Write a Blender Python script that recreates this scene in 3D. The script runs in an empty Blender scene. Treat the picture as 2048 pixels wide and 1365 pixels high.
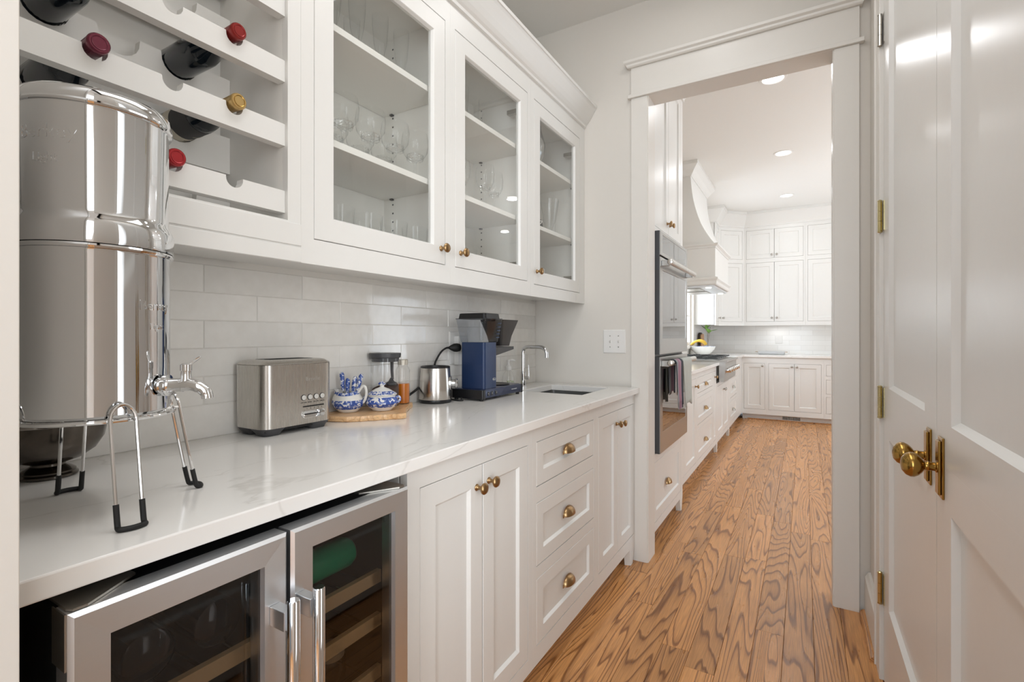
import bpy, bmesh, math, random
from mathutils import Vector, Matrix
random.seed(7)
PI = math.pi
sc = bpy.context.scene
COL = sc.collection

# ------------------------------------------------------------------ camera, world, lights, exposure
cd = bpy.data.cameras.new('camera'); cam = bpy.data.objects.new('camera', cd); COL.objects.link(cam)
cam.location = (0, 0, 1.186); cam.rotation_euler = (PI/2, 0, math.radians(30.5))
cd.sensor_width = 36; cd.lens = 17.4375; cd.shift_y = -0.00513; cd.clip_start = 0.02
sc.camera = cam
sc.view_settings.view_transform = 'Standard'; sc.view_settings.look = 'None'
sc.view_settings.gamma = 1; sc.view_settings.use_curve_mapping = False
sc.view_settings.exposure = 0.38
sc.cycles.transparent_max_bounces = 32

w = bpy.data.worlds.new('world'); sc.world = w; w.use_nodes = True
w.node_tree.nodes['Background'].inputs[0].default_value = (0.80, 0.90, 1.0, 1)
w.node_tree.nodes['Background'].inputs[1].default_value = 2.4

def area(name, loc, size, power, color, rot=(0, 0, 0), size_y=None, shape=None, spread=None):
    l = bpy.data.lights.new(name, 'AREA'); l.energy = power; l.color = color
    l.shape = shape or ('RECTANGLE' if size_y else 'SQUARE'); l.size = size
    if size_y: l.size_y = size_y
    if spread: l.spread = spread
    o = bpy.data.objects.new(name, l); o.location = loc; o.rotation_euler = rot; COL.objects.link(o)
    return o
WARM = (1.0, 0.90, 0.78); NEUT = (0.95, 0.97, 1.0); DAY = (0.86, 0.93, 1.0); COOL = (0.90, 0.95, 1.0)
PANTRY_LIGHTS = [(-0.42, 2.12), (-0.42, 0.75)]
KITCHEN_LIGHTS = [(-0.189, 3.944), (-0.177, 5.602), (-0.197, 7.317), (1.15, 3.944), (1.15, 5.602), (2.3, 7.3)]
for i, (x, y) in enumerate(PANTRY_LIGHTS):
    area('pantry_lamp', (x, y, 2.915), 0.13, 0.7, NEUT, shape='DISK')
area('pantry_ceiling_fill', (-0.30, 0.95, 2.925), 0.55, 8.5, NEUT, size_y=1.6)  # broad fill added below the ceiling to even out the pantry, no fixture there
# added out-of-view fill lights, one behind the camera and one by the right wall
def aim(o, to):
    o.rotation_euler = (Vector(to)-o.location).to_track_quat('-Z', 'Y').to_euler()
aim(area('camera_fill', (0.25, -0.60, 1.70), 1.1, 9, COOL, size_y=1.3), (-0.55, 1.6, 1.1))
aim(area('side_fill', (0.19, 0.64, 1.25), 0.30, 2.3, COOL, size_y=1.5, spread=1.75), (-1.37, 1.45, 1.25))
for i, (x, y) in enumerate(KITCHEN_LIGHTS):
    area('kitchen_lamp', (x, y, 2.975), 0.14, 2.2, NEUT, shape='DISK')
# daylight entering by the real windows (back room behind the camera, kitchen right wall, kitchen range wall)
area('hall_window_light', (0.1, -2.85, 1.45), 2.2, 66, DAY, (PI/2, 0, 0), size_y=2.1)
aim(area('kitchen_window_light', (3.5, 5.6, 1.35), 3.6, 18, (.90, .96, 1.0), size_y=2.0), (0.0, 5.2, 3.0))
area('kitchen_up_fill', (1.9, 5.5, 1.0), 1.4, 36, (.90, .96, 1.0), (PI, 0, 0), size_y=3.0)  # upward fill added out of view to brighten the kitchen ceiling
area('range_window_light', (-1.50, 7.01, 1.62), 1.2, 16, DAY, (0, -PI/2, 0), size_y=0.78)
area('undercabinet_lamp', (-0.33, 8.28, 1.325), 0.22, 0.35, NEUT, size_y=0.05)

# ------------------------------------------------------------------ materials
MATS = {}
def lin(c):
    return tuple(((v/255)/12.92 if v/255 <= 0.04045 else (((v/255)+0.055)/1.055)**2.4) for v in c) + (1,)
def newmat(name):
    m = bpy.data.materials.new(name); m.use_nodes = True
    nt = m.node_tree; b = nt.nodes['Principled BSDF']
    return m, nt, b
def N(nt, t, **kw):
    n = nt.nodes.new(t)
    for k, v in kw.items():
        if k in ('operation', 'blend_type', 'data_type', 'wave_type', 'noise_dimensions', 'feature', 'bands_direction'): setattr(n, k, v)
        else: n.inputs[k].default_value = v
    return n
def L(nt, a, b): nt.links.new(a, b)
def simple(name, col, rough=0.5, metal=0.0, bump=0, bscale=200, coat=0, tint=0.0, spec=None, alpha=None, emit=None, es=0):
    """plain surface with a slight procedural tone variation and relief"""
    if name in MATS: return MATS[name]
    m, nt, b = newmat(name)
    b.inputs['Roughness'].default_value = rough; b.inputs['Metallic'].default_value = metal
    b.inputs['Coat Weight'].default_value = coat
    if spec is not None: b.inputs['Specular IOR Level'].default_value = spec
    tc = nt.nodes.new('ShaderNodeTexCoord')
    no = N(nt, 'ShaderNodeTexNoise', Scale=bscale if bump else 6.0, Detail=3.0)
    L(nt, tc.outputs['Object'], no.inputs['Vector'])
    mx = N(nt, 'ShaderNodeMix', data_type='RGBA')
    mx.inputs[6].default_value = col; k = 1-(tint or 0.05)
    mx.inputs[7].default_value = (col[0]*k, col[1]*k, col[2]*k, 1)
    L(nt, no.outputs[0], mx.inputs[0]); L(nt, mx.outputs[2], b.inputs['Base Color'])
    if bump:
        bp = N(nt, 'ShaderNodeBump', Strength=bump, Distance=0.002)
        L(nt, no.outputs[0], bp.inputs['Height']); L(nt, bp.outputs[0], b.inputs['Normal'])
    if emit:
        b.inputs['Emission Color'].default_value = emit; b.inputs['Emission Strength'].default_value = es
    MATS[name] = m; return m
def paint(name, rgb, rough):
    m = simple(name, lin(rgb), rough, bump=0.03, bscale=40, tint=0.02)
    return m
PAINT = paint('cabinet_paint', (230, 228, 223), 0.32)
DOORP = paint('door_paint', (228, 225, 220), 0.26)
WALL = paint('wall_paint', (221, 215, 206), 0.75)
TRIM = paint('trim_paint', (228, 223, 215), 0.36)
CEIL = paint('ceiling_paint', (233, 231, 226), 0.85)
INSIDE = paint('cabinet_interior', (242, 239, 233), 0.5)
BLACK = simple('black_plastic', lin((24, 24, 26)), 0.35)
RUBBER = simple('black_rubber', lin((20, 20, 20)), 0.6)
VOID = simple('dark_recess', lin((16, 17, 19)), 0.7)
GREYP = simple('dark_grey_plastic', lin((70, 70, 72)), 0.45)
WHITEPL = simple('white_plastic', lin((236, 233, 228)), 0.3)
BRASS = simple('aged_brass', lin((172, 140, 100)), 0.28, 1.0, tint=0.3)
BRASSD = simple('door_knob_brass', lin((188, 148, 78)), 0.2, 1.0, tint=0.45)
HINGEB = simple('hinge_brass', lin((205, 190, 140)), 0.25, 1.0)
NICKEL = simple('satin_nickel', lin((176, 172, 164)), 0.3, 1.0)
CHROME = simple('chrome', lin((225, 225, 225)), 0.06, 1.0)
MIRROR = simple('polished_steel', lin((218, 219, 220)), 0.05, 1.0)
TARNISH = simple('tarnished_silver', lin((120, 112, 104)), 0.16, 1.0, bump=0.05, bscale=30, tint=0.7)
GREENAL = simple('green_can_print', lin((30, 175, 125)), 0.3)
CERAM = simple('white_ceramic', lin((238, 236, 230)), 0.12)
NAVY = simple('navy_enamel', lin((30, 50, 86)), 0.36, 0.1, bump=0.05, bscale=300)
GLASSB = simple('dark_bottle_glass', lin((22, 30, 38)), 0.07, spec=0.7)
LABELB = simple('black_bottle_label', lin((50, 48, 48)), 0.6)
LABELC = simple('cream_bottle_label', lin((205, 196, 178)), 0.6)
SHELFW = simple('beech_shelf_front', lin((214, 178, 132)), 0.5, bump=0.05, bscale=60, tint=0.15)
EMIT = simple('lamp_lens', lin((255, 250, 240)), 0.5, emit=(1, .96, .9, 1), es=6)
COFFEE = simple('ground_coffee', lin((70, 46, 36)), 0.9, bump=0.6, bscale=500)
HONEY = simple('amber_liquid', lin((196, 110, 20)), 0.2)
GROUT = simple('grout', lin((226, 222, 215)), 0.9)
LEAF = simple('leaf_green', lin((120, 165, 70)), 0.5, tint=0.4)
BANANA = simple('banana_skin', lin((222, 180, 60)), 0.5, tint=0.2)
TOWELG = simple('grey_towel_cloth', lin((196, 198, 190)), 0.95, bump=0.5, bscale=300, tint=0.15)
GREYCL = simple('grey_mat', lin((200, 200, 200)), 0.9, bump=0.4, bscale=200)
STEELG = simple('grate_iron', lin((70, 74, 76)), 0.4, 0.5)

def brushed(name, rgb, rough, axis, amount=0.35):
    m, nt, b = newmat(name)
    b.inputs['Metallic'].default_value = 1.0
    tc = nt.nodes.new('ShaderNodeTexCoord'); mp = nt.nodes.new('ShaderNodeMapping')
    s = [900, 900, 900]; s[axis] = 6; mp.inputs['Scale'].default_value = s
    no = N(nt, 'ShaderNodeTexNoise', Scale=1.0, Detail=4.0)
    L(nt, tc.outputs['Object'], mp.inputs['Vector']); L(nt, mp.outputs[0], no.inputs['Vector'])
    r = nt.nodes.new('ShaderNodeMapRange'); r.inputs[3].default_value = rough*0.92; r.inputs[4].default_value = rough*1.1
    L(nt, no.outputs[0], r.inputs[0]); L(nt, r.outputs[0], b.inputs['Roughness'])
    mx = N(nt, 'ShaderNodeMix', data_type='RGBA'); c = lin(rgb)
    mx.inputs[6].default_value = c; mx.inputs[7].default_value = (c[0]*.975, c[1]*.975, c[2]*.975, 1)
    L(nt, no.outputs[0], mx.inputs[0]); L(nt, mx.outputs[2], b.inputs['Base Color'])
    bp = N(nt, 'ShaderNodeBump', Strength=amount*0.03, Distance=0.001)
    L(nt, no.outputs[0], bp.inputs['Height']); L(nt, bp.outputs[0], b.inputs['Normal'])
    return m
STEEL = brushed('brushed_steel', (222, 224, 226), 0.36, 1)
STEELV = brushed('brushed_steel_upright', (200, 196, 190), 0.27, 2)

STEELO = brushed('oven_steel', (176, 174, 170), 0.30, 1)

def pane_glass(name, tint, refl=1.45, alpha_tint=None, rough=0.0, boost=1.0):
    m = bpy.data.materials.new(name); m.use_nodes = True; nt = m.node_tree; nt.nodes.clear()
    out = nt.nodes.new('ShaderNodeOutputMaterial'); mix = nt.nodes.new('ShaderNodeMixShader')
    fr = N(nt, 'ShaderNodeFresnel', IOR=refl)
    # the same reflectance on both sides of a thin sheet
    ge = nt.nodes.new('ShaderNodeNewGeometry'); io = nt.nodes.new('ShaderNodeMapRange')
    io.inputs[3].default_value = refl; io.inputs[4].default_value = 1/refl
    L(nt, ge.outputs['Backfacing'], io.inputs[0]); L(nt, io.outputs[0], fr.inputs[0])
    tr = nt.nodes.new('ShaderNodeBsdfTransparent'); tr.inputs[0].default_value = tint
    gl = nt.nodes.new('ShaderNodeBsdfGlossy'); gl.inputs['Roughness'].default_value = rough
    ml = N(nt, 'ShaderNodeMath', operation='MULTIPLY'); ml.inputs[1].default_value = boost; ml.use_clamp = True
    L(nt, fr.outputs[0], ml.inputs[0]); L(nt, ml.outputs[0], mix.inputs[0])
    L(nt, tr.outputs[0], mix.inputs[1]); L(nt, gl.outputs[0], mix.inputs[2]); L(nt, mix.outputs[0], out.inputs[0])
    return m
PANE = pane_glass('clear_pane', (0.985, 0.99, 0.985, 1))
GLASSW = pane_glass('clear_glassware', (0.99, 0.993, 0.993, 1), 1.36, boost=1.3)
CRYSTAL = pane_glass('cut_glass', (0.96, 0.965, 0.965, 1), 1.8, rough=0.05, boost=1.8)
TINTED = pane_glass('tinted_pane', (0.72, 0.71, 0.70, 1), 1.45, boost=1.1)
SMOKE = pane_glass('oven_pane', (0.05, 0.05, 0.05, 1), 2.6, boost=1.9)
RESV = pane_glass('clear_reservoir', (0.86, 0.88, 0.91, 1), 1.35, rough=0.1, boost=1.2)
WINP = pane_glass('window_pane', (0.97, 0.98, 1, 1))

def quartz():
    m, nt, b = newmat('veined_quartz')
    tc = nt.nodes.new('ShaderNodeTexCoord')
    n1 = N(nt, 'ShaderNodeTexNoise', Scale=2.2, Detail=5.0, Distortion=1.2); L(nt, tc.outputs['Object'], n1.inputs['Vector'])
    mp = nt.nodes.new('ShaderNodeMapping'); mp.inputs['Scale'].default_value = (2.0, 0.7, 1.5); mp.inputs['Rotation'].default_value = (0, 0, .5)
    L(nt, tc.outputs['Object'], mp.inputs['Vector'])
    n2 = N(nt, 'ShaderNodeTexNoise', Scale=2.0, Detail=6.0, Distortion=0.9); L(nt, mp.outputs[0], n2.inputs['Vector'])
    ab = N(nt, 'ShaderNodeMath', operation='SUBTRACT'); ab.inputs[1].default_value = 0.5; L(nt, n2.outputs[0], ab.inputs[0])
    a2 = N(nt, 'ShaderNodeMath', operation='ABSOLUTE'); L(nt, ab.outputs[0], a2.inputs[0])
    rp = nt.nodes.new('ShaderNodeValToRGB'); L(nt, a2.outputs[0], rp.inputs[0])
    e = rp.color_ramp.elements; e[0].position = 0.0; e[0].color = (1, 1, 1, 1); e[1].position = 0.010; e[1].color = (0, 0, 0, 1)
    mu = N(nt, 'ShaderNodeMath', operation='MULTIPLY'); L(nt, rp.outputs[0], mu.inputs[0]); L(nt, n1.outputs[0], mu.inputs[1])
    mu2 = N(nt, 'ShaderNodeMath', operation='MULTIPLY'); mu2.inputs[1].default_value = 0.5; L(nt, mu.outputs[0], mu2.inputs[0])
    mx = N(nt, 'ShaderNodeMix', data_type='RGBA'); mx.inputs[6].default_value = lin((236, 233, 228)); mx.inputs[7].default_value = lin((176, 170, 160))
    L(nt, mu2.outputs[0], mx.inputs[0]); L(nt, mx.outputs[2], b.inputs['Base Color'])
    b.inputs['Roughness'].default_value = 0.14
    return m
QUARTZ = quartz()

def oak(name, light, mid, dark, floor=True):
    """cathedral oak grain: contour lines of a stretched noise field, shifted per plank"""
    m, nt, b = newmat(name)
    tc = nt.nodes.new('ShaderNodeTexCoord'); oi = nt.nodes.new('ShaderNodeObjectInfo')
    cx = nt.nodes.new('ShaderNodeCombineXYZ')
    r1 = N(nt, 'ShaderNodeMath', operation='MULTIPLY'); r1.inputs[1].default_value = 37.0
    r2 = N(nt, 'ShaderNodeMath', operation='MULTIPLY'); r2.inputs[1].default_value = 91.0
    L(nt, oi.outputs['Random'], r1.inputs[0]); L(nt, oi.outputs['Random'], r2.inputs[0])
    L(nt, r1.outputs[0], cx.inputs[0]); L(nt, r2.outputs[0], cx.inputs[1]); L(nt, r1.outputs[0], cx.inputs[2])
    ad = nt.nodes.new('ShaderNodeVectorMath'); ad.operation = 'ADD'
    L(nt, tc.outputs['Object'], ad.inputs[0]); L(nt, cx.outputs[0], ad.inputs[1])
    mp = nt.nodes.new('ShaderNodeMapping'); mp.inputs['Scale'].default_value = (8.0, 0.60, 8.0); L(nt, ad.outputs[0], mp.inputs['Vector'])
    n1 = N(nt, 'ShaderNodeTexNoise', Scale=1.0, Detail=1.6, Distortion=0.35); n1.inputs['Roughness'].default_value = 0.45
    L(nt, mp.outputs[0], n1.inputs['Vector'])
    wob = nt.nodes.new('ShaderNodeMapping'); wob.inputs['Scale'].default_value = (26, 5, 26); L(nt, ad.outputs[0], wob.inputs['Vector'])
    n2 = N(nt, 'ShaderNodeTexNoise', Scale=1.0, Detail=2.0); L(nt, wob.outputs[0], n2.inputs['Vector'])
    w2 = N(nt, 'ShaderNodeMath', operation='MULTIPLY'); w2.inputs[1].default_value = 0.010; L(nt, n2.outputs[0], w2.inputs[0])
    s = N(nt, 'ShaderNodeMath', operation='ADD'); L(nt, n1.outputs[0], s.inputs[0]); L(nt, w2.outputs[0], s.inputs[1])
    fq = N(nt, 'ShaderNodeMath', operation='MULTIPLY'); fq.inputs[1].default_value = 21.0; L(nt, s.outputs[0], fq.inputs[0])
    fr = N(nt, 'ShaderNodeMath', operation='FRACT'); L(nt, fq.outputs[0], fr.inputs[0])
    rp = nt.nodes.new('ShaderNodeValToRGB'); L(nt, fr.outputs[0], rp.inputs[0])
    e = rp.color_ramp.elements
    e[0].position = 0.0; e[0].color = (0.0, 0, 0, 1); e[1].position = 1.0; e[1].color = (0.05, 0.05, 0.05, 1)
    for p, v in ((0.50, 0.07), (0.72, 0.32), (0.84, 0.90), (0.93, 0.70)):
        q = e.new(p); q.color = (v, v, v, 1)
    st = nt.nodes.new('ShaderNodeMapping'); st.inputs['Scale'].default_value = (420, 9, 420); L(nt, ad.outputs[0], st.inputs['Vector'])
    n3 = N(nt, 'ShaderNodeTexNoise', Scale=1.0, Detail=3.0); L(nt, st.outputs[0], n3.inputs['Vector'])
    c1 = N(nt, 'ShaderNodeMix', data_type='RGBA'); c1.inputs[6].default_value = light; c1.inputs[7].default_value = dark
    L(nt, rp.outputs[0], c1.inputs[0])
    c2 = N(nt, 'ShaderNodeMix', data_type='RGBA', blend_type='MULTIPLY'); c2.inputs[0].default_value = 1.0
    rr = nt.nodes.new('ShaderNodeMapRange'); rr.inputs[1].default_value = .3; rr.inputs[2].default_value = .7; rr.inputs[3].default_value = 0.76; rr.inputs[4].default_value = 1.16
    L(nt, n3.outputs[0], rr.inputs[0]); L(nt, c1.outputs[2], c2.inputs[6]); L(nt, rr.outputs[0], c2.inputs[7])
    c3 = N(nt, 'ShaderNodeMix', data_type='RGBA', blend_type='MULTIPLY'); c3.inputs[0].default_value = 1.0
    pr = nt.nodes.new('ShaderNodeMapRange'); pr.inputs[3].default_value = 0.84; pr.inputs[4].default_value = 1.14
    L(nt, oi.outputs['Random'], pr.inputs[0]); L(nt, c2.outputs[2], c3.inputs[6]); L(nt, pr.outputs[0], c3.inputs[7])
    L(nt, c3.outputs[2], b.inputs['Base Color'])
    rg = nt.nodes.new('ShaderNodeMapRange'); rg.inputs[3].default_value = 0.22; rg.inputs[4].default_value = 0.36
    L(nt, n2.outputs[0], rg.inputs[0]); L(nt, rg.outputs[0], b.inputs['Roughness'])
    bp = N(nt, 'ShaderNodeBump', Strength=0.10, Distance=0.002); L(nt, rp.outputs[0], bp.inputs['Height']); L(nt, bp.outputs[0], b.inputs['Normal'])
    return m
OAK = oak('oak_plank', lin((212, 152, 94)), None, lin((122, 72, 32)))
BOARDW = oak('light_board_wood', lin((222, 182, 136)), None, lin((196, 150, 104)))

def tilemat():
    m, nt, b = newmat('glazed_tile')
    tc = nt.nodes.new('ShaderNodeTexCoord'); oi = nt.nodes.new('ShaderNodeObjectInfo')
    ad = nt.nodes.new('ShaderNodeVectorMath'); ad.operation = 'ADD'; cx = nt.nodes.new('ShaderNodeCombineXYZ')
    r1 = N(nt, 'ShaderNodeMath', operation='MULTIPLY'); r1.inputs[1].default_value = 50.0; L(nt, oi.outputs['Random'], r1.inputs[0])
    L(nt, r1.outputs[0], cx.inputs[0]); L(nt, tc.outputs['Object'], ad.inputs[0]); L(nt, cx.outputs[0], ad.inputs[1])
    no = N(nt, 'ShaderNodeTexNoise', Scale=14.0, Detail=2.0); L(nt, ad.outputs[0], no.inputs['Vector'])
    n2 = N(nt, 'ShaderNodeTexNoise', Scale=30.0, Detail=4.0); L(nt, ad.outputs[0], n2.inputs['Vector'])
    mr = nt.nodes.new('ShaderNodeMapRange'); mr.inputs[3].default_value = 0.92; mr.inputs[4].default_value = 1.03
    L(nt, oi.outputs['Random'], mr.inputs[0])
    c = N(nt, 'ShaderNodeMix', data_type='RGBA'); c.inputs[6].default_value = lin((243, 240, 235)); c.inputs[7].default_value = lin((230, 226, 219)); L(nt, n2.outputs[0], c.inputs[0])
    c2 = N(nt, 'ShaderNodeMix', data_type='RGBA', blend_type='MULTIPLY'); c2.inputs[0].default_value = 1
    L(nt, c.outputs[2], c2.inputs[6]); L(nt, mr.outputs[0], c2.inputs[7]); L(nt, c2.outputs[2], b.inputs['Base Color'])
    b.inputs['Roughness'].default_value = 0.10
    bp = N(nt, 'ShaderNodeBump', Strength=0.25, Distance=0.004); L(nt, no.outputs[0], bp.inputs['Height']); L(nt, bp.outputs[0], b.inputs['Normal'])
    return m
TILE = tilemat()

def bluewhite(name, scale, thr, zlo, zhi):
    """blue transfer print on white china, broken up by noise, between two local heights"""
    m, nt, b = newmat(name)
    tc = nt.nodes.new('ShaderNodeTexCoord')
    no = N(nt, 'ShaderNodeTexNoise', Scale=scale, Detail=6.0, Distortion=0.8); L(nt, tc.outputs['Object'], no.inputs['Vector'])
    sp = nt.nodes.new('ShaderNodeSeparateXYZ'); L(nt, tc.outputs['Object'], sp.inputs[0])
    rp = nt.nodes.new('ShaderNodeValToRGB'); e = rp.color_ramp.elements
    e[0].position = thr-.03; e[0].color = lin((58, 86, 160)); e[1].position = thr+.07; e[1].color = lin((236, 234, 230))
    q = e.new(thr); q.color = lin((128, 148, 200))
    L(nt, no.outputs[0], rp.inputs[0])
    g = N(nt, 'ShaderNodeMath', operation='GREATER_THAN'); g.inputs[1].default_value = zlo; L(nt, sp.outputs[2], g.inputs[0])
    l = N(nt, 'ShaderNodeMath', operation='LESS_THAN'); l.inputs[1].default_value = zhi; L(nt, sp.outputs[2], l.inputs[0])
    mu = N(nt, 'ShaderNodeMath', operation='MULTIPLY'); L(nt, g.outputs[0], mu.inputs[0]); L(nt, l.outputs[0], mu.inputs[1])
    mx = N(nt, 'ShaderNodeMix', data_type='RGBA'); mx.inputs[6].default_value = lin((238, 236, 231))
    L(nt, mu.outputs[0], mx.inputs[0]); L(nt, rp.outputs[0], mx.inputs[7]); L(nt, mx.outputs[2], b.inputs['Base Color'])
    b.inputs['Roughness'].default_value = 0.1
    return m
BW_BODY = bluewhite('blue_transfer_body', 95, 0.53, 0.014, 0.047)
BW_LID = bluewhite('blue_transfer_lid', 90, 0.52, 0.002, 0.012)
BW_ALL = bluewhite('blue_transfer_all', 130, 0.51, -1, 1)
def stripes(name, cols, axis, freq):
    m, nt, b = newmat(name)
    tc = nt.nodes.new('ShaderNodeTexCoord'); sp = nt.nodes.new('ShaderNodeSeparateXYZ'); L(nt, tc.outputs['Object'], sp.inputs[0])
    mu = N(nt, 'ShaderNodeMath', operation='MULTIPLY'); mu.inputs[1].default_value = freq; L(nt, sp.outputs[axis], mu.inputs[0])
    fr = N(nt, 'ShaderNodeMath', operation='FRACT'); L(nt, mu.outputs[0], fr.inputs[0])
    rp = nt.nodes.new('ShaderNodeValToRGB'); rp.color_ramp.interpolation = 'CONSTANT'; e = rp.color_ramp.elements
    e[0].position = 0; e[0].color = cols[0]; e[1].position = 1/len(cols); e[1].color = cols[1]
    for i in range(2, len(cols)): q = e.new(i/len(cols)); q.color = cols[i]
    L(nt, fr.outputs[0], rp.inputs[0]); L(nt, rp.outputs[0], b.inputs['Base Color']); b.inputs['Roughness'].default_value = 0.95
    return m
TOWELM = stripes('mauve_striped_cloth', [lin((170, 138, 150)), lin((58, 62, 70)), lin((66, 70, 78)), lin((150, 150, 152)), lin((160, 120, 135))], 1, 5.5)

# ------------------------------------------------------------------ mesh helpers
def bm_new(): return bmesh.new()
def box(bm, x0, x1, y0, y1, z0, z1):
    v = [bm.verts.new((x, y, z)) for z in (z0, z1) for (x, y) in ((x0, y0), (x1, y0), (x1, y1), (x0, y1))]
    for f in ((0, 3, 2, 1), (4, 5, 6, 7), (0, 1, 5, 4), (1, 2, 6, 5), (2, 3, 7, 6), (3, 0, 4, 7)):
        bm.faces.new([v[i] for i in f])
def hexa(bm, pts):
    v = [bm.verts.new(p) for p in pts]
    for f in ((0, 3, 2, 1), (4, 5, 6, 7), (0, 1, 5, 4), (1, 2, 6, 5), (2, 3, 7, 6), (3, 0, 4, 7)):
        bm.faces.new([v[i] for i in f])
def rings(bm, rs, closed_a=True, cap0=True, cap1=True):
    """skin a list of vertex loops"""
    R = [[bm.verts.new(p) for p in r] for r in rs]; n = len(R[0])
    for a, b in zip(R[:-1], R[1:]):
        for i in range(n if closed_a else n-1):
            j = (i+1) % n
            bm.faces.new((a[i], a[j], b[j], b[i]))
    if cap0 and n > 2: bm.faces.new(list(reversed(R[0])))
    if cap1 and n > 2: bm.faces.new(R[-1])
def basis(axis):
    a = Vector(axis).normalized(); t = Vector((0, 0, 1)) if abs(a.z) < .9 else Vector((1, 0, 0))
    u = a.cross(t).normalized(); return a, u, a.cross(u)
def lathe(bm, prof, o=(0, 0, 0), axis=(0, 0, 1), seg=24, cap=True):
    """prof: list of (radius, height along axis)"""
    a, u, v = basis(axis); o = Vector(o)
    rs = []
    for r, h in prof:
        r = max(r, 1e-5)
        rs.append([o+a*h+(u*math.cos(t)+v*math.sin(t))*r for t in [2*PI*k/seg for k in range(seg)]])
    rings(bm, rs, cap0=cap, cap1=cap)
def tube(bm, pts, r, seg=8, cap=True):
    pts = [Vector(p) for p in pts]; rs = []
    t0 = (pts[1]-pts[0]).normalized(); _, u, v = basis(t0); prev = t0
    for i, p in enumerate(pts):
        t = ((pts[min(i+1, len(pts)-1)]-pts[max(i-1, 0)])).normalized()
        q = prev.rotation_difference(t); u = q @ u; v = q @ v; prev = t
        rr = r[i] if isinstance(r, (list, tuple)) else r
        rs.append([p+(u*math.cos(a)+v*math.sin(a))*rr for a in [2*PI*k/seg for k in range(seg)]])
    rings(bm, rs, cap0=cap, cap1=cap)
def prism(bm, poly, z0, z1, M=None):
    M = M or Matrix.Identity(4)
    a = [M @ Vector((x, y, z0)) for x, y in poly]; b = [M @ Vector((x, y, z1)) for x, y in poly]
    rings(bm, [a, b])
def smoothcurve(pts, n=6):
    P = [Vector(p) for p in pts]; out = []
    for i in range(len(P)-1):
        p0 = P[max(i-1, 0)]; p1 = P[i]; p2 = P[i+1]; p3 = P[min(i+2, len(P)-1)]
        for k in range(n):
            t = k/n
            out.append(0.5*((2*p1)+(-p0+p2)*t+(2*p0-5*p1+4*p2-p3)*t*t+(-p0+3*p1-3*p2+p3)*t**3))
    out.append(P[-1]); return out
def wloc(o):
    l = Vector((0, 0, 0)); p = o
    while p: l += p.location; p = p.parent
    return l
def obj(name, bm, mat, parent=None, smooth=False, bevel=0, label=None, local=False, seg=2, base=None):
    """links a bmesh given in world coordinates as one mesh object (origin at parent / base)"""
    bmesh.ops.recalc_face_normals(bm, faces=bm.faces)
    org = Vector(base) if base is not None else (wloc(parent) if parent else Vector((0, 0, 0)))
    if not local: bmesh.ops.translate(bm, verts=bm.verts, vec=-org)
    me = bpy.data.meshes.new(name); bm.to_mesh(me); bm.free()
    o = bpy.data.objects.new(name, me); COL.objects.link(o)
    if mat: me.materials.append(mat)
    if parent: o.parent = parent; o.location = org-wloc(parent) if base is not None else (0, 0, 0)
    elif base is not None: o.location = org
    if smooth:
        for p in me.polygons: p.use_smooth = True
        try: me.set_sharp_from_angle(angle=math.radians(40))
        except Exception: pass
    if bevel:
        md = o.modifiers.new('bevel', 'BEVEL'); md.width = bevel; md.segments = seg; md.limit_method = 'ANGLE'; md.angle_limit = math.radians(40)
    if label: o['label'] = label
    return o
def thing(name, label, cat, loc=(0, 0, 0), group=None):
    o = bpy.data.objects.new(name, None); COL.objects.link(o); o.location = loc; o.empty_display_size = .05
    o['label'] = label; o['category'] = cat
    if group: o['group'] = group
    return o
def tag(o, label, cat, group=None, kind=None):
    if label: o['label'] = label
    if cat: o['category'] = cat
    if group: o['group'] = group
    if kind: o['kind'] = kind
    return o
def struct(name, bm, mat, parent=None, **k):
    o = obj(name, bm, mat, parent, **k)
    if not parent: o['kind'] = 'structure'
    return o
def copytree(root, loc, label=None, group=None):
    r = root.copy(); COL.objects.link(r); r.location = loc
    if label: r['label'] = label
    if group: r['group'] = group
    for ch in list(root.children):
        c = ch.copy(); COL.objects.link(c); c.parent = r
        for g in list(ch.children):
            d = g.copy(); COL.objects.link(d); d.parent = c
    return r
class Fr:
    """a vertical working plane: origin, direction along, outward normal"""
    def __init__(s, o, a, n): s.o = Vector((o[0], o[1], 0)); s.a = Vector((a[0], a[1], 0)); s.n = Vector((n[0], n[1], 0))
    def p(s, a, n, z): return s.o+s.a*a+s.n*n+Vector((0, 0, z))
def fbox(bm, F, a0, a1, n0, n1, z0, z1):
    hexa(bm, [F.p(a0, n0, z0), F.p(a1, n0, z0), F.p(a1, n1, z0), F.p(a0, n1, z0), F.p(a0, n0, z1), F.p(a1, n0, z1), F.p(a1, n1, z1), F.p(a0, n1, z1)])
def fprof(bm, F, a0, a1, prof, m0=0, m1=0):
    """extrude a (n,z) profile along a; m0/m1 = mitre slope of the ends with n"""
    rings(bm, [[F.p(a0-m0*n, n, z) for n, z in prof], [F.p(a1+m1*n, n, z) for n, z in prof]])
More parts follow.
